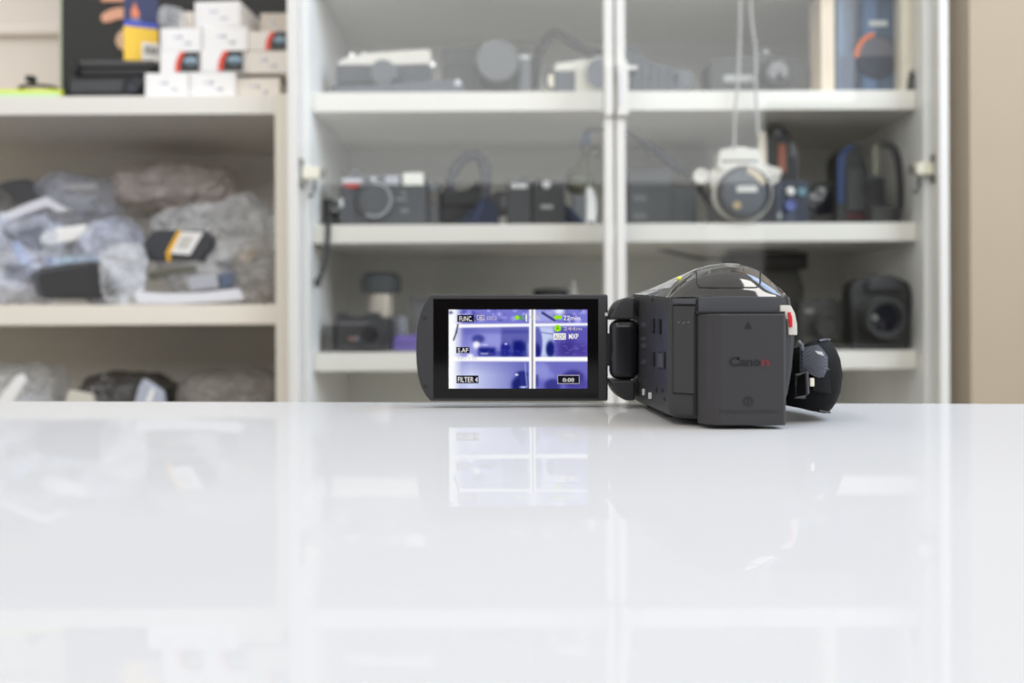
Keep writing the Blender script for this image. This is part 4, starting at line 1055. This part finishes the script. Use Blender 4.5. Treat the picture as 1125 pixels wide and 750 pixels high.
f.box('board', 903.5, -8, 918, None, -40, 0, mat('board_cream', (226, 208, 182), 0.6, var=0.08), 0.6); f.box('board_crease', 910.4, -6, 911.2, 95, 0, 0.3, mat('board_crease', (205, 186, 160), 0.6), 0.1)
f = F('paper_bag', 'cream paper bag with a slanted lower edge at the right end of the top shelf', 'bag', 1000, R1 + E, 1.145)
f.poly('paper', [(991, f.pyb), (991, -14), (1005.5, -14), (1005.5, 74), (1000, 80), (997, f.pyb)], -30, 0, mat('paper_cream', (222, 214, 196), 0.7, var=0.06), 0.8)
f.tube('fold', [(1000, -12, 0.3), (1001, 20, 0.5), (999, 70, 0.3)], 0.8, mat('paper_fold', (206, 198, 178), 0.7))
f = F('small_case', 'small black case tucked under the slanted edge of the paper bag', 'case', 1003, R1 + E, 1.142)
f.poly('body', [(998.5, f.pyb), (1000.5, 88), (1004, 82), (1007, 79), (1007, f.pyb)], -20, 0, BLACK, 2); f.box('lid_line', 1000, 93, 1006, 94, 0, 0.6, DKGREY, 0.2)
# white cord hanging down in front of the top shelf
f = F('hanging_string', 'thin white string hanging in two strands in front of the top shelf', 'cord', 818, R2 + 0.10, 1.131)
f.tube('strand', [(815, -60, 0), (814.5, 20, 0), (813, 70, 0), (811, 100, 0), (808.5, 125, 0), (807, 165, 0)], 1.5, mat('cord_white', (160, 160, 154), 0.5))
f.tube('strand', [(826, -60, 0), (826.5, 10, 0), (829, 35, 0), (831.5, 55, 0), (831.5, 100, 0), (833, 130, 0), (834, 150, 0)], 1.5, mat('cord_white', (160, 160, 154), 0.5))
f.tube('loop', [(815, -60, 0), (817, -66, 0), (820.5, -68, 0), (824, -66, 0), (826, -60, 0)], 1.5, mat('cord_white', (160, 160, 154), 0.5))

# --- second shelf, left door
f = F('wrist_strap', 'thin black wrist strap dangling over the edge of the second shelf', 'strap', 360, R2 + E, 1.136)
f.tube('band', [(362, f.pyb - 1.5, -14), (361.5, f.pyb - 1.6, -5), (361, 246, 0), (360.5, 262, 1), (358.5, 280, 1), (354, 298, 1), (349.5, 309, 1)], 3.0, mat('strap_dark', (58, 58, 62), 0.6), flat=0.4)
f.box('tab', 345.5, 306, 353, 315, 0, 2, mat('strap_dark', (58, 58, 62), 0.6), 1.2)
f = F('lens_hood', 'dark lens barrel in the shadow left of the grey compact camera', 'lens', 362, R2 + E, 1.20)
f.disc('barrel', 361, 232, [(0, -50), (13, -50), (13, -10), (14, -8), (14, 0), (12, 0), (11, -6), (0, -6)], mat('barrel_grey', (96, 98, 100), 0.5)); f.disc('front_glass', 361, 232, [(0, -6), (10.8, -6), (10.8, -5.6), (0, -4)], LENSGL)
CG = mat('compact_grey', (80, 82, 86), 0.5, var=0.03)
f = F('compact_camera', 'grey autofocus compact camera with a big lens ring and two flash windows', 'camera', 423, R2 + E, 1.17)
f.box('body', 374, 191, 469, None, -26, 0, CG, 3.5); f.box('grip', 374, 203, 390, None, 0, 3, CG, 3)
ld = f.disc('lens', 412.5, 220, [(0, 0), (20, 0), (20, 3), (19, 5), (16.5, 5), (16, 3.4), (0, 3)], CG); 
rg = MB()
aa = [math.radians(-120 + 210 * k / 24) for k in range(25)]
for a0, a1 in zip(aa, aa[1:]): f.poly('', [(412.5 + r_ * math.cos(t_), 220 - r_ * math.sin(t_)) for r_, t_ in [(17, a0), (19.6, a0), (19.6, a1), (17, a1)]], 5, 5.5, mat('ring_grey', (160, 162, 164), 0.4), mbx=rg)
rg.build('lens_ring', ld)
f.disc('lens_cover', 412.5, 220, [(0, 3), (15.4, 3), (15.4, 4.4), (0, 4.6)], mat('cover_grey', (86, 88, 91), 0.5))
f.box('flash', 443.5, 190, 466, 204, 0, 2, mat('flash_white', (226, 226, 216), 0.3), 1.2); f.box('viewfinder_window', 424, 193, 439, 203, 0, 1.6, mat('window_grey', (168, 170, 178), 0.3), 0.8)
f.box('name_plate', 376.5, 196, 399, 201, 0, 1.4, mat('name_grey', (196, 198, 204), 0.4), 0.5); f.poly('red_badge', [(379, 202), (396, 202), (394, 206.5), (381, 206.5)], 0, 3.6, RED)
f.disc('sensor', 411, 196.5, [(0, 0), (2.7, 0), (2.7, 1.5), (0, 1.6)], PALE); f.disc('release', 391, 190.5, [(0, -16), (7, -16), (7, -6), (0, -6)], CG)
for (x, y, w_, h_) in [(444.5, 212, 3, 3), (441, 219, 13, 2), (445, 231.5, 8, 2.5)]: f.box('printed_mark', x - w_ / 2, y - h_ / 2, x + w_ / 2, y + h_ / 2, 0, 0.7, mat('mark_grey', (150, 152, 154), 0.5), 0.2)
f.box('strap_bar', 374, 218, 378.5, 228, 3, 4.5, PALE, 0.8)
f = F('light_meter', 'narrow dark light meter standing right of the grey compact camera', 'meter', 476.5, R2 + E, 1.18)
f.box('body', 469.5, 198, 483, None, -20, 0, mat('meter_grey', (78, 79, 82), 0.5), 2); f.box('sensor_window', 472, 201, 480.5, 212, 0, 1.2, MIDGREY, 0.8); f.box('dial', 472, 214, 480.5, 222, 0, 1.6, mat('meter_brown', (98, 88, 80), 0.5), 1)
f = F('camera_pouch', 'black soft camera pouch with a tall looped carrying strap', 'pouch', 512, R2 + E, 1.185)
f.poly('body', [(484, f.pyb), (484, 212), (489, 207.5), (503, 209), (514, 208), (523, 199), (527, 198), (530, 206), (533, 226), (536, f.pyb)], -34, 0, mat('pouch_dark', (34, 35, 36), 0.7, bump=0.5), 4)
f.tube('carrying_strap', [(495, 212, 0), (496, 198, 2), (502, 184, 3), (512, 174, 4), (522, 171, 4), (531, 178, 3), (534.5, 192, 3), (534, 208, 3), (532, 222, 3), (529, 238, 3)], 6.0, mat('strap_mid_grey', (66, 66, 72), 0.8), flat=0.6)
f.box('flap', 487, 212, 531, 226, 0, 2.5, mat('pouch_dark', (34, 35, 36), 0.7), 1.2)
f = F('blue_cloth', 'dark blue cloth crumpled between the pouch and the black camera', 'cloth', 528, R2 + E, 1.165)
f.poly('fold', [(500, f.pyb), (508, 238), (520, 228), (526, 219), (531, 216), (540, 219), (546, 224), (549, 240), (550, f.pyb)], -14, 0, NAVY, 3)
f.tube('crease', [(520, 244, 0), (526, 234, 1), (531, 222, 0.6)], 1.0, mat('navy_crease', (70, 84, 122), 0.8))
f = F('motor_camera', 'black film camera body with a pale name plate and round white badge, second shelf', 'camera', 585, R2 + E, 1.17)
CB_ = mat('motor_black', (44, 45, 48), 0.5)
f.box('body', 557, 199, 622, None, -30, -1, CB_, 3); f.box('left_block', 557, 198, 584, None, -1, 5, mat('motor_black_panel', (56, 57, 60), 0.5), 2)
f.poly('right_block', [(585, f.pyb), (585, 200), (590, 196), (606, 197), (614, 206), (619, 214), (619, f.pyb)], -1, 4, CB_, 2.5)
f.box('name_plate', 562, 202.5, 580, 207.5, 5, 5.8, PALE, 0.5); f.disc('badge', 601, 203.5, [(0, 4), (4.4, 4), (4.4, 5.2), (3.6, 5.6), (0, 5.6)], PALE); f.box('model_plate', 594.5, 225.5, 608, 230, 4, 4.6, mat('plate_mid', (150, 150, 152), 0.5), 0.4)
f.disc('side_dial', 550, 223, [(0, -14), (13, -14), (13.5, -12), (13.5, -2), (12, 0), (0, 0)], mat('dial_dark', (36, 34, 36), 0.5)); f.box('side_latch', 552, 214, 556, 228, 0, 1.2, MIDGREY, 0.8); f.box('top_knob', 572, 194, 582, 199, -18, -6, CB_, 1)
f = F('blue_cloth', 'dark blue cloth heaped right of the black film camera', 'cloth', 636, R2 + E, 1.185)
f.poly('fold', [(615, f.pyb), (620, 222), (626, 226), (638, 238), (645, f.pyb)], -30, 0, NAVY, 3); f.tube('crease', [(622, 228, 0.4), (630, 236, 1), (638, 243, 0.6)], 0.9, mat('navy_crease', (70, 84, 122), 0.8))
f = F('air_blower', 'olive rubber blower propped in the corner behind the left door stile', 'blower', 638, R2 + E, 1.215)
f.disc('bulb', 637, 200, [(0, -12), (8, -11), (13.5, -6), (15.5, 0), (13.5, 6), (8, 11), (0, 12)], mat('blower_olive', (98, 98, 82), 0.7))
f.poly('neck', [(631, 192), (640, 164), (650, 166), (649, 176), (651, 192)], -6, 4, mat('blower_olive', (98, 98, 82), 0.7), 2); f.tube('cord_loop', [(641, 166, 0), (642, 148, 1), (650, 143, 1), (664, 143, 0)], 2.0, mat('loop_slate', (80, 88, 100), 0.7)); f.tube('ring', [(648, 172, 1), (650, 163, 1), (657, 162, 1), (661, 168, 1), (656, 173, 1)], 1.3, DKGREY, closed=False)
f.box('blue_tag', 641, 145, 649, 159, 1, 3, mat('tag_blue', (70, 96, 150), 0.6), 1); f.box('stand', 629, 211, 646, None, -8, 4, mat('stand_grey', (120, 122, 124), 0.6), 2)
f = F('white_tube', 'rounded white tube standing at the left door stile on the second shelf', 'tube', 650, R2 + E, 1.16)
f.poly('body', [(645, f.pyb), (645, 206), (647.5, 203.5), (652, 208), (655.5, 218), (656, 234), (653.5, f.pyb)], -10, 0, PAPER, 2); f.box('cap', 646, 243, 653, f.pyb, 0, 0.8, MIDGREY, 0.3)

# --- second shelf, right door
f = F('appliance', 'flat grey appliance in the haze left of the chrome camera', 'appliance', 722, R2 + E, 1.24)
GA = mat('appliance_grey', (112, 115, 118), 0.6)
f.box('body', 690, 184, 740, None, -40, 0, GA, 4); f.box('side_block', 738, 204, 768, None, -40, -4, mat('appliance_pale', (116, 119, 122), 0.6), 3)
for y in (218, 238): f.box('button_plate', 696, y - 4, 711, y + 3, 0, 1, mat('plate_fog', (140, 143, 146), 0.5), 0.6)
f = F('chrome_camera', 'cream and chrome reflex camera with a dark lens cap, second shelf behind the string', 'camera', 812, R2 + E, 1.152)
f.box('body', 782, 186, 856, None, -22, 0, mat('reflex_black', (50, 50, 54), 0.6, bump=0.4), 3)
f.poly('top_plate', [(781, 205), (781, 187), (790, 184), (842, 184), (857, 186), (859, 192), (856, 200), (846, 205)], -22, 1, SILVERP, 1.6)
f.poly('prism_hood', [(788, 186), (790, 168), (793, 164.5), (830, 164.5), (834, 168), (837, 186)], -18, 6, SILVERP, 0.8)
f.box('prism_band', 792, 177, 832, 179.2, 6, 6.7, DKGREY, 0.3); f.box('accessory_shoe', 802, 161.5, 822, 165.5, -12, 0, SILVERP, 0.8)
f.disc('lens_mount', 815, 212, [(0, 0), (33, 0), (33, 5), (31, 7), (0, 7)], SILVERP); f.disc('lens_barrel', 815, 213.5, [(0, 7), (29.5, 7), (29.5, 14), (28, 17), (26, 17), (25, 14), (0, 14)], mat('barrel_black', (42, 42, 46), 0.4))
f.disc('lens_cap', 815, 213.5, [(0, 14), (24.8, 14), (24.8, 16), (23, 17), (0, 17)], mat('cap_blue_grey', (70, 76, 84), 0.45)); f.box('cap_name', 806, 207, 828, 213.5, 17, 17.6, mat('cap_letter', (214, 214, 208), 0.4), 1.2)
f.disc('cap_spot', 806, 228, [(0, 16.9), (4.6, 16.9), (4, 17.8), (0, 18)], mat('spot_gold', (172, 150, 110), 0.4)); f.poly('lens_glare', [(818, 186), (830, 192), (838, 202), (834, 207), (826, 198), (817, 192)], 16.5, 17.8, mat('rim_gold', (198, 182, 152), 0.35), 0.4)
f.disc('rewind_crank', 771, 193.5, [(0, -6), (9, -6), (9, 0), (8, 1.5), (5.4, 1.5), (5, 0.4), (0, 0.4)], SILVERP); f.poly('wind_lever', [(836, 186), (838, 178), (846, 183), (858, 186), (859, 192), (846, 198), (840, 194)], 0, 4, SILVERP, 1.4)
f = F('carrying_strap', 'slanting dark strap from the door stile down to the chrome camera', 'strap', 735, R2 + E, 1.165)
f.tube('thin_cord', [(668, 136, 0), (690, 145, 0), (708, 156, 0)], 2.6, mat('strap_slate', (22, 24, 28), 0.6), flat=0.6)
f.tube('shoulder_pad', [(706, 155, 0), (720, 164, 0.5), (736, 177, 0.5), (752, 189, 0)], [3.4 * 1.18e-3] * 19, mat('pad_slate', (30, 34, 42), 0.6), flat=0.6) if False else f.tube('shoulder_pad', [(706, 155, 0), (720, 164, 0.5), (736, 177, 0.5), (752, 189, 0)], 4.6, mat('pad_slate', (30, 34, 42), 0.6), flat=0.5)
f.tube('lower_cord', [(752, 188, 0), (762, 196, 0), (770, 208, 0), (778, 222, 0), (782, 234, 0)], 2.6, mat('strap_slate', (22, 24, 28), 0.6), flat=0.6)
f.box('slider', 711, 158, 720, 164, -2, 3, BLACK, 1); f.tube('loose_end', [(714, 162, 1), (711, 168, 1), (709.5, 174, 1)], 2.6, BLACK, flat=0.5)
f = F('zoom_lens', 'black upright lens with a copper-coloured band behind the chrome camera', 'lens', 860, R2 + E, 1.20)
f.poly('barrel', [(838, f.pyb), (840, 156), (844, 144), (852, 137), (862, 138), (872, 148), (878, 162), (880, 185), (880, f.pyb)], -30, 0, mat('lens_black_tall', (48, 48, 50), 0.35), 6)
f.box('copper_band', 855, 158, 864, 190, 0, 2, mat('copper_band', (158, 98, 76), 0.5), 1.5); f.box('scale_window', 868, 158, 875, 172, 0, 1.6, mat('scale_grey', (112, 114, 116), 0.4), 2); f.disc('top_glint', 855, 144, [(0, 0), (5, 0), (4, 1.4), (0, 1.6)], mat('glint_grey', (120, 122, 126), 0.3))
f = F('white_card', 'narrow cream card standing behind the prism of the chrome camera', 'card', 838, R2 + E, 1.19)
f.poly('card', [(831, f.pyb), (834, 158), (836, 144), (843, 144), (844.5, f.pyb)], -2, 0, mat('card_cream', (226, 214, 196), 0.6), 0.4)
f = F('rangefinder', 'dark rangefinder with a bright round knob right of the chrome camera', 'camera', 868, R2 + E, 1.185)
f.box('body', 848, 198, 890, None, -22, 0, mat('range_navy', (46, 52, 66), 0.45), 2.5); f.box('front_block', 849, 203, 859, 236, 0, 3, mat('range_slate', (66, 72, 90), 0.4), 1.5)
f.disc('knob', 868, 210.5, [(0, 0), (4.6, 0), (4.6, 3), (3, 4.4), (0, 4.8)], mat('knob_white', (236, 236, 228), 0.2)); f.disc('blue_lens', 868, 226, [(0, 0), (6.5, 0), (6.5, 4), (5.4, 5), (5, 3.6), (0, 3.4)], mat('lens_periwinkle', (104, 116, 170), 0.3)); f.disc('teal_window', 881.5, 211, [(0, 0), (5, 0), (5, 2), (0, 2.4)], mat('lens_teal', (104, 138, 150), 0.25))
f.box('base_plate', 850, 234, 858, 241, 3, 3.8, mat('name_pale', (170, 172, 170), 0.4), 0.5); f.box('film_door', 862, 233, 874, f.pyb, 0, 1.5, mat('range_slate', (66, 72, 90), 0.4), 1)
f = F('black_lens', 'squat black lens between the rangefinder and the camera cases', 'lens', 905, R2 + E, 1.20)
f.disc('barrel', 905, 220, [(0, -30), (22, -30), (23, -20), (23, -2), (21, 0), (18, 0), (17, -4), (0, -4)], mat('lens_dark_olive', (54, 54, 50), 0.5)); f.disc('front_glass', 905, 220, [(0, -4), (17, -4), (15, -2), (0, -1)], LENSGL); f.box('foot', 888, 236, 922, None, -28, -2, mat('lens_dark_olive', (54, 54, 50), 0.5), 2)
f = F('camera_case', 'dark grey camera case with a painted blue reflection near the right hinge', 'case', 955, R2 + E, 1.19)
f.poly('body', [(920, f.pyb), (920, 172), (926, 162), (938, 158), (948, 160), (952, 172), (956, 190), (974, 196), (976, f.pyb)], -34, 0, mat('case_charcoal', (60, 61, 62), 0.6), 3)
f.poly('blue_reflection', [(920, 176), (926, 164), (936, 158), (940, 160), (930, 170), (928, 186), (928, 222), (920, 224)], 0, 2, mat('reflection_blue', (48, 70, 112), 0.6), 0.8)  # blue reflection in the door glass, painted onto the case
f.box('front_pocket', 930, 186, 950, 232, 0, 3, mat('pocket_grey', (74, 75, 76), 0.6), 2.5); f.box('lining', 930, 234, 980, 241, 0, 1, mat('lining_maroon', (86, 52, 56), 0.7), 0.6)
f = F('curved_strap', 'black curved strap standing up at the right end of the second shelf', 'strap', 982, R2 + E, 1.15)
f.tube('band', [(970, 158, -4), (977, 158, -2), (984, 165, 0), (988, 180, 0), (989.5, 200, 0), (990, 222, 0), (987, f.pyb - 4.2, 0)], 4.4, mat('band_black', (38, 36, 37), 0.6), flat=0.5)
f.box('pale_lining', 962, 157, 970, 192, -10, -6, mat('lining_grey', (112, 112, 98), 0.7), 2); f.poly('side_flap', [(952, 190), (972, 194), (974, 200), (954, 200)], -6, -2, BLACK, 0.8); f.box('base_pad', 960, 226, 992, None, -24, -4, mat('pad_charcoal', (66, 66, 66), 0.7), 2)

# --- third shelf
f = F('film_camera', 'black film camera at the left end of the third shelf', 'camera', 398, R3 + E, 1.165)
BK = mat('third_black', (42, 42, 46), 0.5)
f.box('body', 369, 352, 428, None, -26, 0, BK, 2.5); f.poly('top_plate', [(369, 353), (371, 343), (378, 343.5), (384, 347), (400, 347), (404, 343), (414, 343), (417, 348), (427, 349), (428, 353)], -24, -1, BK, 1)
f.disc('lens', 408, 369, lens_prof(14, 12), BK); f.disc('lens_glass', 408, 369, [(0, 9), (9, 9), (8, 10), (0, 10.6)], LENSGL)
f.box('trim_line', 371, 354, 406, 356.5, 0, 0.8, mat('trim_grey', (110, 108, 114), 0.4), 0.3); f.box('badge', 383, 370, 392, 374, 0, 0.8, mat('badge_rose', (150, 116, 106), 0.5), 0.4); f.box('window', 392, 368, 399, 375, 0, 0.9, mat('window_ice', (150, 168, 190), 0.3), 0.4)
f = F('light_meter', 'small grey meter left of the black camera on the third shelf', 'meter', 362, R3 + E, 1.175)
f.box('body', 356, 357, 367, None, -20, 0, mat('meter_dim', (84, 84, 84), 0.5), 2); f.box('sensor_window', 358, 360, 365, 367, 0, 1, MIDGREY, 0.6)
f = F('zoom_lens', 'tall lens with a dark hood and a silver barrel on the third shelf', 'lens', 419, R3 + E, 1.24)
c_ = f.q(419, f.pyb, 0)
def standing(mb_, prof, m_): mb_.lathe([(r_ * f.s, (f.pyb - y_) * f.s) for r_, y_ in prof], c_, (0, 0, 1), m_, 32)
b_ = MB(); standing(b_, [(0, f.pyb), (14, f.pyb), (14, 352), (12.5, 350)], BK); b_.build('lens_base', f.root)
b_ = MB(); standing(b_, [(12.5, 352), (14.2, 349), (14.2, 324), (13, 322)], mat('barrel_silver', (216, 206, 194), 0.3, metal=0.35)); b_.build('silver_barrel', f.root)
b_ = MB(); standing(b_, [(13, 323), (21, 321), (22.5, 310), (21, 303), (16, 299), (0, 299)], mat('hood_slate', (80, 86, 90), 0.5)); b_.build('lens_hood', f.root)
f = F('purple_pouch', 'small purple pouch beside the black camera on the third shelf', 'pouch', 446, R3 + E, 1.175)
f.poly('body', [(430, f.pyb), (431, 372), (436, 367), (446, 369), (456, 367), (464, 371), (466, f.pyb)], -20, 0, PURPLE, 4); f.tube('drawstring', [(432, 374, 0.6), (446, 375, 1.6), (463, 374, 0.6)], 0.9, mat('cord_violet', (130, 112, 184), 0.6))
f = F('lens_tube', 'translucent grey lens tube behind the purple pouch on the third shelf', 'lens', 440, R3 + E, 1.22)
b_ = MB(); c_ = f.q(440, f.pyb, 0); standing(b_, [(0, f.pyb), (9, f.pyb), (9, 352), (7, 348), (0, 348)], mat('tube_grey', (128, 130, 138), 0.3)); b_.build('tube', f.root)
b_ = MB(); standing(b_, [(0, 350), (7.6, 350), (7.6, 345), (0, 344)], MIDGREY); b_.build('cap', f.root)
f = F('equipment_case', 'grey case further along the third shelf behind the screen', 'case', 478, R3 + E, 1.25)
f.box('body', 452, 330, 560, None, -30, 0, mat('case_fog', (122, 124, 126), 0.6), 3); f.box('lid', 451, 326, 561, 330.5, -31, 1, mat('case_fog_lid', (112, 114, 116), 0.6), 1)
f = F('black_lens', 'black lens standing behind the folded-out screen on the third shelf', 'lens', 605, R3 + E, 1.20)
b_ = MB(); c_ = f.q(605, f.pyb, 0); standing(b_, [(0, f.pyb), (20, f.pyb), (21, 350), (19, 326), (17, 322)], mat('lens_third_black', (40, 40, 40), 0.45)); b_.build('barrel', f.root)
b_ = MB(); standing(b_, [(0, 324), (19, 324), (19, 318.5), (17, 317.5), (0, 317.5)], BLACK); b_.build('rear_cap', f.root)
f = F('white_cone', 'small white pointed cap beside the black lens on the third shelf', 'cap', 630, R3 + E, 1.20)
b_ = MB(); c_ = f.q(630, f.pyb, 0); standing(b_, [(0, f.pyb), (11, f.pyb), (8, 340), (4.5, 322), (2, 309), (0, 307)], mat('cone_grey', (176, 176, 172), 0.5)); b_.build('cone', f.root)
f = F('grey_cable', 'thin grey cable sloping down from the second shelf behind the right door', 'cable', 740, R3 + 0.08, 1.25)
f.tube('cord', [(688, 266, 4), (706, 269, 2), (730, 275, 1), (752, 280, 0), (776, 284, 0), (800, 283, 0)], 1.9, mat('cable_mid', (100, 104, 104), 0.5))
OD = mat('olive_black', (46, 45, 42), 0.55)
f = F('tripod_head', 'dark flat tripod plate on a thick stem, third shelf behind the camcorder', 'tripod', 845, R3 + E, 1.24)
f.box('plate', 800, 277, 889, 296, -40, 0, OD, 3); f.poly('stem', [(820, f.pyb), (822, 296), (880, 296), (886, 318), (884, f.pyb)], -30, -2, mat('olive_stem', (60, 58, 52), 0.6), 4); f.box('plate_line', 806, 286, 886, 287.6, 0, 0.6, mat('line_olive', (84, 82, 76), 0.5), 0.2)
f = F('film_camera', 'small dark camera left of the big reflex on the third shelf', 'camera', 905, R3 + E, 1.175)
f.box('body', 878, 332, 930, None, -22, 0, OD, 2.5); f.poly('top_plate', [(878, 333), (882, 329), (900, 328), (904, 326), (916, 326), (920, 329), (929, 331), (930, 334)], -20, -1, OD, 1); f.disc('lens', 907, 358, lens_prof(15, 12), OD)
f.box('window', 884, 339, 894, 344, 0, 0.9, mat('window_olive', (120, 120, 112), 0.4), 0.6); f.box('sill', 884, 371, 922, 373, 0, 0.8, mat('sill_olive', (96, 92, 82), 0.5), 0.3)
f = F('reflex_camera', 'large black reflex camera with a rounded grip at the right of the third shelf', 'camera', 969, R3 + E, 1.153)
RB = mat('reflex_body', (44, 44, 44), 0.5)
f.poly('body', [(938, f.pyb), (936, 346), (934, 326), (936, 312), (944, 306), (952, 304), (962, 301), (982, 301), (988, 305), (998, 309), (1002, 316), (1002, 345), (1000, f.pyb)], -30, 0, RB, 4)
f.poly('prism_hump', [(950, 320), (954, 306), (962, 301.5), (980, 301.5), (986, 308), (990, 320)], 0, 6, mat('reflex_hump', (56, 56, 58), 0.45), 2.5)
f.disc('lens', 966, 350, lens_prof(24, 20), RB); f.disc('lens_glass', 966, 350, [(0, 15), (16, 15), (14, 17), (0, 18)], LENSGL)
f.box('name_plate', 961, 327, 975, 332, 6, 6.8, mat('name_smoke', (116, 116, 112), 0.4), 0.6); f.disc('bayonet_button', 953, 349, [(0, 20), (3.4, 20), (3, 21.4), (0, 21.6)], mat('name_smoke', (116, 116, 112), 0.4)); f.box('base_line', 952, 372, 988, 374, 0, 1, mat('name_dim', (90, 90, 86), 0.4), 0.3)
f.tube('neck_strap', [(995, 310, 2), (998.5, 322, 3), (998.5, 338, 3), (997, 350, 2)], 1.5, BLACK, flat=0.5)
# ------------------------------------------------------------------ behind the viewer: unseen chair, added for the dark reflection in the doors
ch = empty('reflection_chair', (0.03, -0.42, 0), 'unseen dark chair added behind the viewer for a dark reflection in the doors', 'chair')
CHM = mat('chair_fabric', (34, 33, 32), 0.85, bump=0.4)
b_ = MB(); b_.prism([(x, 0, z) for x, z in [(-0.20, 0.55), (0.20, 0.55), (0.27, 0.66), (0.29, 0.90), (0.26, 1.02), (0.20, 1.075), (-0.16, 1.08), (-0.23, 1.03), (-0.235, 0.99), (-0.25, 0.95), (-0.27, 0.80), (-0.26, 0.66)]], (0, -0.07, 0), CHM, 0.02, 3); b_.build('backrest', ch)
MB().box((-0.25, -0.03, 0.42), (0.25, 0.42, 0.50), CHM, 0.03, 3).build('seat', ch)
MB().tube([(0, 0.18, 0.10), (0, 0.18, 0.42)], 0.03, BLACK, 16).build('column', ch)
MB().tube([(0, 0.1, 0.43), (0, -0.06, 0.43), (0, -0.10, 0.5), (0, -0.09, 0.7)], 0.02, BLACK, 10).build('back_support', ch)
for k in range(5):
    a_ = k * 2 * math.pi / 5
    l_ = MB().tube([(0, 0.18, 0.11), (0.16 * math.cos(a_), 0.18 + 0.16 * math.sin(a_), 0.095), (0.30 * math.cos(a_), 0.18 + 0.30 * math.sin(a_), 0.075)], 0.018, BLACK, 8).build('base_arm', ch)
    MB().lathe([(0, -0.02), (0.026, -0.02), (0.03, -0.012), (0.03, 0.012), (0.026, 0.02), (0, 0.02)], (0.30 * math.cos(a_), 0.18 + 0.30 * math.sin(a_), 0.031), (-math.sin(a_), math.cos(a_), 0), BLACK, 16).build('castor', l_)
